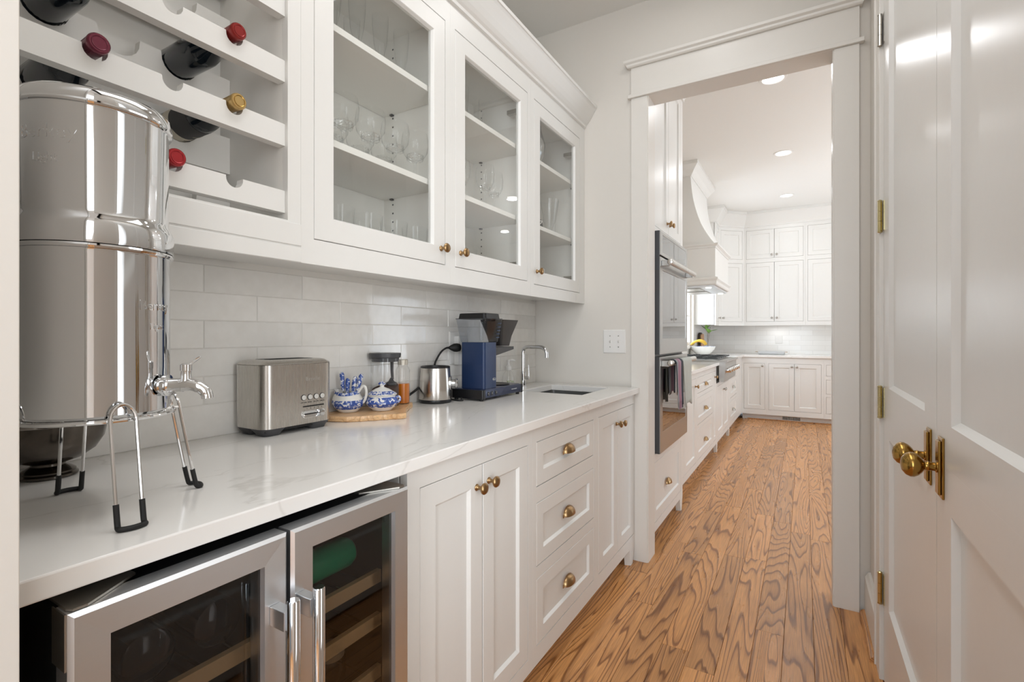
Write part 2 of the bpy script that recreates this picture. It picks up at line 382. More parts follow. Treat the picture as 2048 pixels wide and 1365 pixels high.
def pframe(bm, F, a0, a1, z0, z1, st, top=None, bot=None, th=0.02, rec=0.009, lip=0.008, n=0, b=0.0012):
    """shaker frame: flat border with a moulded inner lip stepping down to the panel"""
    top = top or st; bot = bot or st
    def loop(i0, i1, j0, j1, nn): return [F.p(i0, nn, j0), F.p(i1, nn, j0), F.p(i1, nn, j1), F.p(i0, nn, j1)]
    o1 = (a0+b, a1-b, z0+b, z1-b); i = (a0+st, a1-st, z0+bot, z1-top)
    rs = [loop(a0, a1, z0, z1, n-th), loop(a0, a1, z0, z1, n-b), loop(*o1, n), loop(*i, n),
          loop(i[0]+.002, i[1]-.002, i[2]+.002, i[3]-.002, n-.002),
          loop(i[0]+lip, i[1]-lip, i[2]+lip, i[3]-lip, n-rec), loop(i[0]+lip, i[1]-lip, i[2]+lip, i[3]-lip, n-th)]
    rings(bm, rs, cap0=False, cap1=False)
    R0 = rs[0]; R1 = rs[-1]
    rings(bm, [R0, R1], cap0=False, cap1=False)
    return (i[0]+lip, i[1]-lip, i[2]+lip, i[3]-lip)
def knob_bm(F, a, z, n=0, s=1.0):
    bm = bm_new()
    lathe(bm, [(.0095*s, 0), (.0095*s, .002*s), (.006*s, .005*s), (.0048*s, .012*s), (.0055*s, .017*s), (.012*s, .020*s), (.0155*s, .0235*s), (.016*s, .027*s), (.013*s, .031*s), (.006*s, .033*s)], F.p(a, n, z), F.n, 18)
    return bm
def cup_bm(F, a, z, n=0, W=.082, H=.032, D=.025):
    bm = bm_new(); U = 18; V = 8
    for k, sgn in ((1.0, 1), (0.88, -1)):
        grid = [[bm.verts.new(F.p(a+W/2*k*math.cos(PI*i/U), n+D*k*math.sin(PI*i/U)**.7*math.sin(PI/2*j/V)+.0004, z-.014+H*k*math.sin(PI*i/U)**.8*math.cos(PI/2*j/V))) for j in range(V+1)] for i in range(U+1)]
        for i in range(U):
            for j in range(V):
                try: bm.faces.new((grid[i][j], grid[i+1][j], grid[i+1][j+1], grid[i][j+1]))
                except Exception: pass
    bmesh.ops.remove_doubles(bm, verts=bm.verts, dist=1e-5)
    fbox(bm, F, a-W/2-.003, a-W/2+.006, n, n+.002, z-.018, z-.006); fbox(bm, F, a+W/2-.006, a+W/2+.003, n, n+.002, z-.018, z-.006)
    return bm
def shaker(kind, F, parent, a0, a1, z0, z1, st=.055, hw=None, hp=None, hmat=None, gap=.0022, pmat=None, n=0, ksc=1.0):
    """door or drawer front with its recessed panel and its hardware"""
    pmat = pmat or PAINT; hmat = hmat or BRASS
    bm = bm_new(); i = pframe(bm, F, a0+gap, a1-gap, z0+gap, z1-gap, st, n=n)
    d = obj(kind, bm, pmat, parent)
    bm = bm_new(); fbox(bm, F, i[0]-.003, i[1]+.003, n-.018, n-.0088, i[2]-.003, i[3]+.003); obj('panel', bm, pmat, d)
    if hw == 'knob': obj('knob', knob_bm(F, hp[0], hp[1], n, ksc), hmat, d, smooth=True)
    if hw == 'cup': obj('cup_pull', cup_bm(F, hp[0], hp[1], n), hmat, d, smooth=True)
    return d
def faceframe(F, parent, a0, a1, z0, z1, opens, th=.02, mat=None, n=0, name='face_frame'):
    """flat frame with rectangular openings (a0,a1,z0,z1); built from a grid of cells"""
    bm = bm_new()
    xs = sorted({a0, a1}|{o[0] for o in opens}|{o[1] for o in opens}); zs = sorted({z0, z1}|{o[2] for o in opens}|{o[3] for o in opens})
    V = {}
    def vert(x, z, nn):
        k = (round(x, 5), round(z, 5), nn)
        if k not in V: V[k] = bm.verts.new(F.p(x, nn, z))
        return V[k]
    for xa, xb in zip(xs[:-1], xs[1:]):
        for za, zb in zip(zs[:-1], zs[1:]):
            cx, cz = (xa+xb)/2, (za+zb)/2
            if any(o[0] < cx < o[1] and o[2] < cz < o[3] for o in opens): continue
            bm.faces.new([vert(xa, za, n), vert(xb, za, n), vert(xb, zb, n), vert(xa, zb, n)])
            bm.faces.new([vert(xa, zb, n-th), vert(xb, zb, n-th), vert(xb, za, n-th), vert(xa, za, n-th)])
    def wall(x0, x1, z0_, z1_):
        bm.faces.new([vert(x0, z0_, n), vert(x1, z1_, n), vert(x1, z1_, n-th), vert(x0, z0_, n-th)])
    fe = [e for e in bm.edges if len(e.link_faces) == 1]
    fronts = [e for e in fe if all(any(abs((v.co-F.p(0, n, 0)).dot(F.n)) < 1e-6 for _ in (0,)) for v in e.verts)]
    inv = {v: k for k, v in V.items()}
    for e in fronts:
        k0, k1 = inv[e.verts[0]], inv[e.verts[1]]
        bm.faces.new([vert(k0[0], k0[1], n), vert(k1[0], k1[1], n), vert(k1[0], k1[1], n-th), vert(k0[0], k0[1], n-th)])
    return obj(name, bm, mat or PAINT, parent)
def carcass(F, parent, a0, a1, n0, n1, z0, z1, mat=None, name='body'):
    bm = bm_new(); fbox(bm, F, a0, a1, n0, n1, z0, z1); return obj(name, bm, mat or PAINT, parent)
def textobj(name, s, size, mat, parent, M, ext=.0004, fn=None, align='CENTER'):
    c = bpy.data.curves.new(name, 'FONT'); c.body = s; c.size = size; c.extrude = ext; c.align_x = align; c.align_y = 'CENTER'; c.resolution_u = 2
    t = bpy.data.objects.new(name, c); COL.objects.link(t); dg = bpy.context.evaluated_depsgraph_get()
    me = bpy.data.meshes.new_from_object(t.evaluated_get(dg)); bpy.data.objects.remove(t)
    for v in me.vertices: v.co = fn(v.co) if fn else (M @ v.co)
    if parent:
        w_ = wloc(parent)
        for v in me.vertices: v.co -= w_
    me.materials.clear(); me.materials.append(mat)
    o = bpy.data.objects.new(name, me); COL.objects.link(o)
    if parent: o.parent = parent
    return o
def facing_x(p, tilt=0):   # text in the plane facing +X, reading along +Y
    return Matrix.Translation(p) @ Matrix(((0, 0, 1, 0), (1, 0, 0, 0), (0, 1, 0, 0), (0, 0, 0, 1)))

# ------------------------------------------------------------------ the setting: floor
YE = 2.60      # end wall face; far side of that wall at 2.715
bm = bm_new(); box(bm, -2.4, 3.7, -3.1, 8.6, -0.06, -0.0185)
floor = struct('floor', bm, OAK)
PW = 0.1010; X0 = -0.069-PW*8
planks = {}
def plank(i, ln):
    key = round(ln, 3)
    if key not in planks:
        bm = bm_new(); g = .0005; c = .0008; hw_ = PW/2-g
        rings(bm, [[(-hw_, g, -.018), (hw_, g, -.018), (hw_, key-g, -.018), (-hw_, key-g, -.018)],
                   [(-hw_, g, -c), (hw_, g, -c), (hw_, key-g, -c), (-hw_, key-g, -c)],
                   [(-hw_+c, g+c, 0), (hw_-c, g+c, 0), (hw_-c, key-g-c, 0), (-hw_+c, key-g-c, 0)]], cap0=True, cap1=True)
        bmesh.ops.recalc_face_normals(bm, faces=bm.faces)
        me = bpy.data.meshes.new('plank'); bm.to_mesh(me); bm.free(); me.materials.append(OAK); planks[key] = me
    o = bpy.data.objects.new('plank', planks[key]); COL.objects.link(o); o.parent = floor
    return o
rng = random.Random(3); LENS = [0.75, 1.05, 1.35, 1.8]
for i in range(22):
    xc = X0+PW*(i+.5)
    y = -0.9-rng.random()*1.2 if xc < .24 else 2.66
    end = 7.98
    if xc < -.80: y = 0.1
    while y < end:
        ln = rng.choice(LENS)
        if y+ln > end: ln = round(end-y, 3)
        if ln < .2: break
        o = plank(i, ln); o.location = (xc, y, 0); y += ln
bm = bm_new(); box(bm, X0+PW*22+.001, 3.6, 2.72, 8.5, -.0184, 0); struct('floor_2', bm, OAK)

# walls, pantry
def W(name, *b, mat=None):
    bm = bm_new()
    for q in b: box(bm, *q)
    return struct(name, bm, mat or WALL)
CH = 2.945; KH = 3.0
W('wall_left', (-1.50, -1.375, .10, 2.60, 0, CH))
W('wall_end', (-1.50, -.715, YE, 2.700, 0, CH), (.120, 0.40, YE, 2.700, 0, CH), (-.715, .120, YE, 2.700, 2.455, CH))
W('wall_right', (.243, .36, -.2, .44, 0, CH), (.243, .36, 2.135, 2.60, 0, CH), (.243, .36, .44, 2.135, 2.45, CH), (.34, .36, .44, 2.135, 0, 2.45))
W('wall_near', (-1.5, -.715, .085, .180, 0, CH), mat=TRIM)
bm = bm_new(); box(bm, -.7165, -.6985, .080, .1835, 0, 2.45); struct('trim_1', bm, TRIM, bevel=.001)
bm = bm_new(); box(bm, -1.5, .36, .10, 2.70, CH, CH+.06); struct('ceiling', bm, CEIL)
# back room the camera stands in (seen only in reflections)
W('wall_back', (-2.4, -1.0, -3.1, -3.0, 0, 2.9), (1.2, 2.0, -3.1, -3.0, 0, 2.9), (-1.0, 1.2, -3.1, -3.0, 0, .4), (-1.0, 1.2, -3.1, -3.0, 2.5, 2.9))
W('wall_hall_left', (-2.4, -2.3, -3.0, .085, 0, 2.9)); W('wall_hall_right', (1.9, 2.0, -3.0, -.2, 0, 2.9), (.36, 2.0, -.2, -.1, 0, 2.9))
W('wall_hall_front', (-2.3, -1.5, .0, .085, 0, 2.9), (-1.5, .36, 0.0, .0999, 2.9, 2.95))
bm = bm_new(); box(bm, -2.4, 2.0, -3.1, .10, 2.9, 2.96); struct('ceiling_2', bm, CEIL)
def window(name, F, a0, a1, z0, z1, nv, nh, jam=.12):
    bm = bm_new(); t = .045
    fbox(bm, F, a0, a0+t, -.06, -.02, z0, z1); fbox(bm, F, a1-t, a1, -.06, -.02, z0, z1)
    fbox(bm, F, a0+t, a1-t, -.06, -.02, z0, z0+t); fbox(bm, F, a0+t, a1-t, -.06, -.02, z1-t, z1)
    wnd = struct(name, bm, TRIM)
    bm = bm_new(); c = .08
    fbox(bm, F, a0-c, a0, 0, .018, z0-c, z1+c); fbox(bm, F, a1, a1+c, 0, .018, z0-c, z1+c); fbox(bm, F, a0, a1, 0, .018, z1, z1+c); fbox(bm, F, a0, a1, 0, .03, z0-.04, z0)
    obj('casing', bm, TRIM, wnd)
    for i in range(1, nv):
        x = a0+(a1-a0)*i/nv; bm = bm_new(); fbox(bm, F, x-.011, x+.011, -.055, -.025, z0+t, z1-t); obj('muntin', bm, TRIM, wnd)
    for i in range(1, nh):
        z = z0+(z1-z0)*i/nh; bm = bm_new(); fbox(bm, F, a0+t, a1-t, -.053, -.027, z-.011, z+.011); obj('muntin', bm, TRIM, wnd)
    bm = bm_new(); fbox(bm, F, a0+t, a1-t, -.042, -.039, z0+t, z1-t); obj('pane', bm, WINP, wnd)
    return wnd
window('window_1', Fr((0, -3.0), (1, 0), (0, 1)), -1.0, 1.2, .4, 2.5, 3, 2)

# pale blue curtain added behind the camera only to give the steel a blue reflection
t = thing('reflection_curtain', 'pale blue curtain added unseen behind the camera for its blue reflection', 'reflection_curtain', (-.62, -2.72, 0))
bm = bm_new(); prof_ = [(-1.05+.86*k/40, -2.72+.025*math.sin(k*1.1)) for k in range(41)]
rings(bm, [[(x, y, z) for x, y in prof_]+[(x, y+.004, z) for x, y in reversed(prof_)] for z in (.02, 2.6)]); obj('reflection_cloth', bm, simple('blue_reflection_cloth', lin((96, 150, 190)), .9), t, smooth=True)

# kitchen shell
W('wall_kitchen_left', (-1.50, -1.38, 2.70, 6.62, 0, KH), (-1.50, -1.38, 7.40, 8.55, 0, KH), (-1.50, -1.38, 6.62, 7.40, 0, 1.05), (-1.50, -1.38, 6.62, 7.40, 2.30, KH))
W('wall_kitchen_far', (-1.38, 3.6, 8.45, 8.55, 0, KH))
W('wall_kitchen_right', (3.6, 3.7, 2.6, 3.8, 0, KH), (3.6, 3.7, 7.4, 8.55, 0, KH), (3.6, 3.7, 3.8, 7.4, 0, .5), (3.6, 3.7, 3.8, 7.4, 2.6, KH))
W('wall_kitchen_near', (.40, 3.7, 2.6, 2.70, 0, KH), (-1.38, .40, 2.70, 2.712, 2.455, KH), (-1.38, -.715, 2.70, 2.712, 0, 2.455), (.12, .40, 2.70, 2.712, 0, 2.455))
bm = bm_new(); box(bm, -1.5, 3.7, 2.70, 8.55, KH, KH+.06); struct('ceiling_3', bm, CEIL)
window('window_2', Fr((-1.38, 0), (0, 1), (1, 0)), 6.62, 7.40, 1.05, 2.30, 2, 3)
window('window_3', Fr((3.6, 0), (0, 1), (-1, 0)), 3.8, 7.4, .5, 2.6, 4, 2)

# doorway to the kitchen: jambs, casings, stacked header
bm = bm_new(); box(bm, -.715, -.700, 2.590, 2.718, 0, 2.440); box(bm, .108, .120, 2.590, 2.718, 0, 2.440); box(bm, -.715, .120, 2.590, 2.718, 2.440, 2.455)
struct('trim_2', bm, TRIM)
bm = bm_new(); box(bm, -.790, -.705, 2.583, 2.60, 0, 2.440); struct('trim_3', bm, TRIM, bevel=.0015)
bm = bm_new(); box(bm, .112, .204, 2.583, 2.60, 0, 2.440); struct('trim_4', bm, TRIM, bevel=.0015)
bm = bm_new(); box(bm, -.806, .222, 2.570, 2.60, 2.4405, 2.459); struct('trim_5', bm, TRIM, bevel=.003)
bm = bm_new(); box(bm, -.790, .204, 2.583, 2.60, 2.4595, 2.600); struct('trim_6', bm, TRIM)
bm = bm_new()
fp = [(0, 2.6005), (.028, 2.6005), (.034, 2.606), (.036, 2.615), (.046, 2.622), (.048, 2.634), (0, 2.634)]
rings(bm, [[(-.806-max(0, n-.030), YE-n, z) for n, z in fp], [(.214+max(0, n-.030), YE-n, z) for n, z in fp]]); struct('trim_7', bm, TRIM)
# right wall baseboard with its stained shoe moulding
bm = bm_new(); rings(bm, [[(.243, y, 0), (.222, y, 0), (.222, y, .160), (.228, y, .168), (.234, y, .180), (.243, y, .182)] for y in (2.215, 2.583)]); struct('baseboard_right', bm, TRIM)
bm = bm_new(); rings(bm, [[(.222, y, 0), (.205, y, 0), (.205, y, .006), (.209, y, .014), (.216, y, .019), (.222, y, .020)] for y in (2.215, 2.583)]); struct('trim_8', bm, OAK)
# double closet doors in the right wall
F_R = Fr((.235, 0), (0, 1), (-1, 0))
bm = bm_new(); fbox(bm, F_R, 2.118, 2.212, -.008, .012, 0, 2.440); fbox(bm, F_R, 2.205, 2.214, -.008, .017, 0, 2.44); struct('trim_9', bm, TRIM, bevel=.0015)
bm = bm_new(); fbox(bm, F_R, .44, .532, -.008, .012, 0, 2.440); fbox(bm, F_R, .44, 2.212, -.008, .012, 2.441, 2.55); struct('trim_10', bm, TRIM, bevel=.0015)
bm = bm_new(); fbox(bm, F_R, 2.112, 2.130, -.10, -.002, 0, 2.445); fbox(bm, F_R, .515, .535, -.10, -.002, 0, 2.445); struct('trim_11', bm, TRIM)
def closet_door(name, a0, a1, knob_a, hinge_a):
    g = .0015; bm = bm_new(); st = .115
    i1 = pframe(bm, F_R, a0+g, a1-g, .9325, 2.435, st, top=.13, bot=.083, th=.035, rec=.012, lip=.011, b=.00005)
    i2 = pframe(bm, F_R, a0+g, a1-g, .010, .9325, st, top=.084, bot=.285, th=.035, rec=.012, lip=.011, b=.00005)
    d = struct(name, bm, DOORP)
    for i in (i1, i2):
        bm = bm_new(); fbox(bm, F_R, i[0]-.003, i[1]+.003, -.030, -.0118, i[2]-.003, i[3]+.003); obj('panel', bm, DOORP, d)
    # stepped backplate and egg knob
    bm = bm_new(); z = .926
    fbox(bm, F_R, knob_a-.019, knob_a+.019, 0, .004, z-.060, z+.060); fbox(bm, F_R, knob_a-.013, knob_a+.013, .004, .009, z-.053, z+.053)
    obj('backplate', bm, BRASSD, d, bevel=.0015)
    bm = bm_new()
    lathe(bm, [(.011, .006), (.011, .010), (.0085, .012), (.0085, .020), (.010, .022), (.0085, .025), (.009, .028), (.015, .032), (.021, .038), (.0245, .045), (.0245, .051), (.021, .058), (.013, .064), (.004, .066)], F_R.p(knob_a, 0, z), F_R.n, 28)
    obj('knob', bm, BRASSD, d, smooth=True, label='egg shaped aged brass knob')
    return d
dA = closet_door('door_1', 1.324, 2.110, 1.384, 2.11)
dB = closet_door('door_2', .538, 1.324, 1.274, .54)
for k, z in enumerate((.319, .958, 1.596, 2.236)):
    bm = bm_new(); a = 2.111
    m = NICKEL if k == 3 else HINGEB
    for s in range(3): lathe(bm, [(.0068, z-.0505+s*.034), (.0068, z-.0505+s*.034+.033)], F_R.p(a, .0105, 0), (0, 0, 1), 12)
    lathe(bm, [(.004, z-.056), (.0075, z-.054), (.0075, z-.051)], F_R.p(a, .0105, 0), (0, 0, 1), 12); lathe(bm, [(.0075, z+.051), (.0075, z+.054), (.004, z+.057)], F_R.p(a, .0105, 0), (0, 0, 1), 12)
    fbox(bm, F_R, a-.022, a-.002, .0005, .0025, z-.0505, z+.0505)
    obj('hinge', bm, m, dA, label='satin nickel hinge' if k == 3 else None)

# light switch plate on the end wall
F_E = Fr((0, YE), (1, 0), (0, -1))
t = thing('light_switch', 'white double toggle light switch plate on the wall left of the doorway', 'light switch', (-.886, YE, 1.155))
bm = bm_new(); a = -.886; z = 1.155
rings(bm, [[F_E.p(a+sx*w_, n, z+sz*h_) for sx, sz in ((-1, -1), (1, -1), (1, 1), (-1, 1))] for w_, h_, n in ((.0625, .0635, 0), (.0625, .0635, .003), (.058, .059, .006))])
obj('plate', bm, WHITEPL, t)
for dx in (-.0235, .0235):
    bm = bm_new(); hexa(bm, [F_E.p(a+dx+q[0], q[1], z+q[2]) for q in ((-.004, .005, -.010), (.004, .005, -.010), (.003, .017, .004), (-.003, .017, .004), (-.004, .005, .008), (.004, .005, .008), (.003, .017, .010), (-.003, .017, .010))]); obj('toggle', bm, WHITEPL, t)
    for dz in (-.03, .03):
        bm = bm_new(); lathe(bm, [(.003, .0055), (.003, .0068)], F_E.p(a+dx, 0, z+dz), F_E.n, 10); obj('screw', bm, NICKEL, t)

# tiled backsplash: every tile a piece of the left wall
tl = bpy.data.objects['wall_left']
bm = bm_new(); box(bm, -1.375, -1.3705, .181, 2.599, .905, 1.40); obj('grout', bm, GROUT, tl)
TROWS = [(.914, 1.003), (1.003, 1.0775), (1.0775, 1.1525), (1.1525, 1.227), (1.227, 1.3015), (1.3015, 1.376)]
tmesh = {}
for r, (z0, z1) in enumerate(TROWS):
    off = .2685+.0 if r in (0, 2, 4) else .4185
    off -= .2985
    y = off
    while y < 2.6:
        ya, yb = max(y, .184), min(y+.2985, 2.598)
        if yb-ya > .01:
            key = (round(yb-ya, 4), round(z1-z0, 4))
            if key not in tmesh:
                g = .0008; c = .0012; bm = bm_new(); dy, dz = key
                rings(bm, [[(0, g, g), (0, dy-g, g), (0, dy-g, dz-g), (0, g, dz-g)], [(.0036, g, g), (.0036, dy-g, g), (.0036, dy-g, dz-g), (.0036, g, dz-g)],
                           [(.0048, g+c, g+c), (.0048, dy-g-c, g+c), (.0048, dy-g-c, dz-g-c), (.0048, g+c, dz-g-c)]])
                bmesh.ops.recalc_face_normals(bm, faces=bm.faces)
                me = bpy.data.meshes.new('tile'); bm.to_mesh(me); bm.free(); me.materials.append(TILE); tmesh[key] = me
            o = bpy.data.objects.new('tile', tmesh[key]); COL.objects.link(o); o.parent = tl
            o.location = (-1.3735+rng.uniform(-.0004, .0004), ya, z0); o.rotation_euler = (0, rng.uniform(-.006, .006), rng.uniform(-.0015, .0015))
        y += .2985

# ------------------------------------------------------------------ pantry base cabinets
XF = -.770
FL = Fr((XF, 0), (0, 1), (1, 0))
ZT = .884; ZR = .086
def base_unit(label, a0, a1, opens, z1=ZT, hollow=False):
    t = thing('base_cabinet', label, 'cabinet', (XF, (a0+a1)/2, 0))
    faceframe(FL, t, a0, a1, ZR, z1, opens)
    if hollow:
        for q in ((a0, a1, -.585, -.026, ZR+.004, .50), (a0, a0+.018, -.585, -.026, .5005, z1-.0005), (a1-.018, a1, -.585, -.026, .5005, z1-.0005), (a0+.0185, a1-.0185, -.060, -.026, .5005, z1-.0005)): carcass(FL, t, *q[:4], *q[4:])
    else: carcass(FL, t, a0, a1, -.585, -.026, ZR+.004, z1-.0005)
    bm = bm_new(); fbox(bm, FL, a0, a1, -.585, -.075, 0, ZR+.004); obj('toe_kick', bm, PAINT, t)
    return t
t = base_unit('white base cabinet with two tall doors next to the wine fridge', .842, 1.440, [(.885, 1.4105, .135, .832)])
shaker('door', FL, t, .885, 1.147, .135, .832, hw='knob', hp=(1.117, .772)); shaker('door', FL, t, 1.147, 1.4105, .135, .832, hw='knob', hp=(1.177, .776))
t = base_unit('white base cabinet with three drawers and cup pulls', 1.4405, 2.0195, [(1.468, 1.991, .679, .831), (1.468, 1.991, .412, .626), (1.468, 1.991, .147, .372)])
for z0, z1 in ((.679, .831), (.412, .626), (.147, .372)): shaker('drawer', FL, t, 1.468, 1.991, z0, z1, st=.048, hw='cup', hp=(1.722, (z0+z1)/2+.008))
t = base_unit('white base cabinet with two narrow doors under the sink', 2.020, 2.5825, [(2.048, 2.565, .147, .831)], hollow=True)
shaker('door', FL, t, 2.048, 2.307, .147, .831, hw='knob', hp=(2.283, .767)); shaker('door', FL, t, 2.307, 2.565, .147, .831, hw='knob', hp=(2.345, .763))
bm = bm_new(); hexa(bm, [FL.p(2.505, -.03, 0), FL.p(2.545, -.03, 0), FL.p(2.545, 0, 0), FL.p(2.515, 0, 0), FL.p(2.49, -.03, ZR), FL.p(2.5825, -.03, ZR), FL.p(2.5825, 0, ZR), FL.p(2.495, 0, ZR)]); obj('foot', bm, PAINT, t)
# worktop with a sink cut-out
bm = bm_new(); xs = [-1.3725, -1.210, -.880, -.745]; ys = [.1845, 2.125, 2.490, 2.5825]
def slab(bm, xs, ys, z0, z1, hole=None):
    V = {}
    def v(x, y, z):
        k = (round(x, 5), round(y, 5), round(z, 5))
        if k not in V: V[k] = bm.verts.new((x, y, z))
        return V[k]
    top = set()
    for i in range(len(xs)-1):
        for j in range(len(ys)-1):
            if (i, j) == hole: continue
            a, b, c, d = xs[i], xs[i+1], ys[j], ys[j+1]
            bm.faces.new([v(a, c, z1), v(b, c, z1), v(b, d, z1), v(a, d, z1)]); bm.faces.new([v(a, d, z0), v(b, d, z0), v(b, c, z0), v(a, c, z0)])
            for p, q in (((a, c), (b, c)), ((b, c), (b, d)), ((b, d), (a, d)), ((a, d), (a, c))):
                if (q, p) in top: top.discard((q, p))
                else: top.add((p, q))
    for p, q in top: bm.faces.new([v(*q, z1), v(*p, z1), v(*p, z0), v(*q, z0)])
slab(bm, xs, ys, .8845, .9140, (1, 1))
wt = obj('worktop', bm, QUARTZ, bevel=.0025); tag(wt, 'long white quartz worktop with faint grey veins in the pantry', 'worktop')
# undermount sink
t = thing('sink', 'small undermount steel sink set in the worktop by the end wall', 'sink', (-1.045, 2.3075, .70))
bm = bm_new(); m_ = .006
def rr(x0, x1, y0, y1, r, z, n=5):
    pts = []
    for cx, cy, a0 in ((x1-r, y1-r, 0), (x0+r, y1-r, PI/2), (x0+r, y0+r, PI), (x1-r, y0+r, 1.5*PI)):
        for k in range(n+1): pts.append((cx+r*math.cos(a0+PI/2*k/n), cy+r*math.sin(a0+PI/2*k/n), z))
    return pts
rings(bm, [rr(-1.225, -.865, 2.110, 2.505, .03, .8835), rr(-1.213, -.877, 2.122, 2.493, .025, .8835), rr(-1.212, -.878, 2.123, 2.492, .025, .76), rr(-1.195, -.895, 2.14, 2.475, .03, .742), rr(-1.06, -1.03, 2.29, 2.32, .012, .738)], cap0=False)
obj('basin', bm, simple('sink_grey', lin((120, 120, 118)), .35, .6), t, smooth=True)
bm = bm_new(); lathe(bm, [(.038, .742), (.038, .746), (.028, .7465), (.026, .741)], (-1.045, 2.305, 0), seg=20); obj('drain', bm, CHROME, t, smooth=True)
# faucet
t = thing('faucet', 'chrome bar faucet with a squared gooseneck beside the sink', 'faucet', (-1.295, 2.315, .914))
bm = bm_new(); lathe(bm, [(.021, .914), (.021, .918), (.0155, .9195), (.0155, .992), (.0125, .994)], (-1.295, 2.315, 0), seg=24); obj('base', bm, CHROME, t, smooth=True)
bm = bm_new(); tube(bm, smoothcurve([(-1.295, 2.315, .99), (-1.295, 2.315, 1.05), (-1.295, 2.315, 1.098), (-1.287, 2.315, 1.118), (-1.268, 2.315, 1.1265), (-1.24, 2.315, 1.127), (-1.20, 2.315, 1.1268), (-1.176, 2.315, 1.1225), (-1.160, 2.315, 1.109), (-1.155, 2.315, 1.09), (-1.155, 2.315, 1.072)], 5), .0105, 16); obj('spout', bm, CHROME, t, smooth=True)
bm = bm_new(); tube(bm, [(-1.282, 2.315, .962), (-1.258, 2.315, .963)], .0095, 14); tube(bm, [(-1.262, 2.315, .966), (-1.262, 2.318, .99), (-1.268, 2.325, 1.03)], [.005, .0035, .003], 10); obj('lever', bm, CHROME, t, smooth=True)

# ------------------------------------------------------------------ beverage fridge under the worktop
t = thing('beverage_fridge', 'stainless steel beverage fridge with two glass doors under the worktop', 'fridge', (-.757, .512, 0))
bm = bm_new()
for q in ((-1.32, -.762, .232, .240, .06, .858), (-1.32, -.762, .784, .792, .06, .858), (-1.32, -1.31, .24, .784, .06, .858), (-1.31, -.762, .24, .784, .845, .858), (-1.31, -.762, .24, .784, .06, .08), (-1.31, -.775, .506, .518, .08, .845)): box(bm, *q)
obj('cabinet_shell', bm, BLACK, t)
bm = bm_new(); box(bm, -1.2, -.80, .26, .78, .0, .06); obj('plinth', bm, BLACK, t)
F_W = Fr((-.720, 0), (0, 1), (1, 0))
def fridge_door(a0, a1, ha):
    z0, z1 = .10, .867; s = .040; T = .036; c = .005
    d = None
    bm = bm_new()   # mitred steel frame of four bars
    def lp(i, n): return [F_W.p(a0+i, n, z0+i), F_W.p(a1-i, n, z0+i), F_W.p(a1-i, n, z1-i), F_W.p(a0+i, n, z1-i)]
    o, f, g_, h_ = lp(0, -T), lp(0, -c), lp(c, 0), lp(s, -.001)
    k_ = lp(s+.002, -.010); kk = lp(s+.002, -T)
    rings(bm, [o, f, g_, h_, k_, kk], cap0=False, cap1=False); rings(bm, [o, kk], cap0=False, cap1=False)
    d = obj('door', bm, STEEL, t)
    bm = bm_new()
    for i, j in ((0, 1), (1, 2), (2, 3), (3, 0)): pass
    bm.free()
    bm = bm_new(); fbox(bm, F_W, a0+s+.001, a1-s-.001, -.016, -.010, z0+s+.001, z1-s-.001); obj('tinted_glass', bm, TINTED, d)
    bm = bm_new(); pz = .70
    bm.free()
    for zz in (z1-.105, .23):
        bm = bm_new(); fbox(bm, F_W, ha-.009, ha+.009, 0, .036, zz-.030, zz); obj('handle_mount', bm, STEEL, d, bevel=.001)
    bm = bm_new(); lathe(bm, [(.0085, .17), (.0095, .172), (.0095, z1-.088), (.0085, z1-.086)], F_W.p(ha, .046, 0), seg=20); obj('handle', bm, CHROME, d, smooth=True)
    return d
fridge_door(.230, .5085, .485); fridge_door(.5155, .7935, .531)
# hinge brackets on top of the doors
for (ya, yb, s) in ((.232, .315, 1), (.790, .700, -1)):
    bm = bm_new(); rings(bm, [[(-.727, ya+s*.004, z), (-.735, ya, z), (-.79, ya, z), (-.79, yb, z), (-.768, yb, z), (-.733, ya+s*.028, z), (-.727, ya+s*.018, z)] for z in (.8675, .8705)]); obj('hinge_bracket', bm, NICKEL, t)
bm = bm_new(); box(bm, -.765, -.728, .2285, .2300, .80, .866); obj('side_bracket', bm, NICKEL, t)
# shelves inside
for (ya, yb) in ((.244, .502), (.522, .780)):
    for zz in (.655, .562, .45, .33, .21):
        bm = bm_new(); box(bm, -.800, -.788, ya, yb, zz, zz+.026); s_ = obj('shelf', bm, SHELFW, t)
        bm = bm_new()
        for k in range(5):
            yy = ya+.02+(yb-ya-.04)*k/4; box(bm, -1.29, -.80, yy-.002, yy+.002, zz+.003, zz+.007)
        obj('wire', bm, CHROME, s_)
def can(loc, r, h, axis, mat, label):
    t = thing('drink_can', label, 'can', loc)
    bm = bm_new(); lathe(bm, [(r*.8, 0), (r, .004), (r, h-.012), (r*.85, h-.003), (r*.85, h), (r*.8, h-.003)], loc, axis, 24); obj('body', bm, mat, t, smooth=True)
    bm = bm_new(); lathe(bm, [(r*.86, h-.002), (r*.86, h), (r*.80, h+.0005), (r*.79, h-.002)], loc, axis, 24); obj('rim', bm, NICKEL, t, smooth=True)
    return t
can((-.865, .640, .7145), .032, .118, (0, 1, 0), GREENAL, 'green drink can lying on the top shelf of the beverage fridge')
t_ = thing('glass_jar', 'clear jar with a ridged lid on a low shelf of the beverage fridge', 'jar', (-.85, .695, .476))
bm = bm_new(); lathe(bm, [(.028, .477), (.032, .482), (.032, .515), (.028, .522)], (-.85, .695, 0), seg=24); obj('body', bm, GLASSW, t_, smooth=True)
bm = bm_new(); lathe(bm, [(.030, .522), (.030, .538), (.026, .541), (.020, .539), (.004, .5385)], (-.85, .695, 0), seg=24); obj('lid', bm, simple('pale_lid', lin((170, 160, 140)), .3, .4), t_, smooth=True)
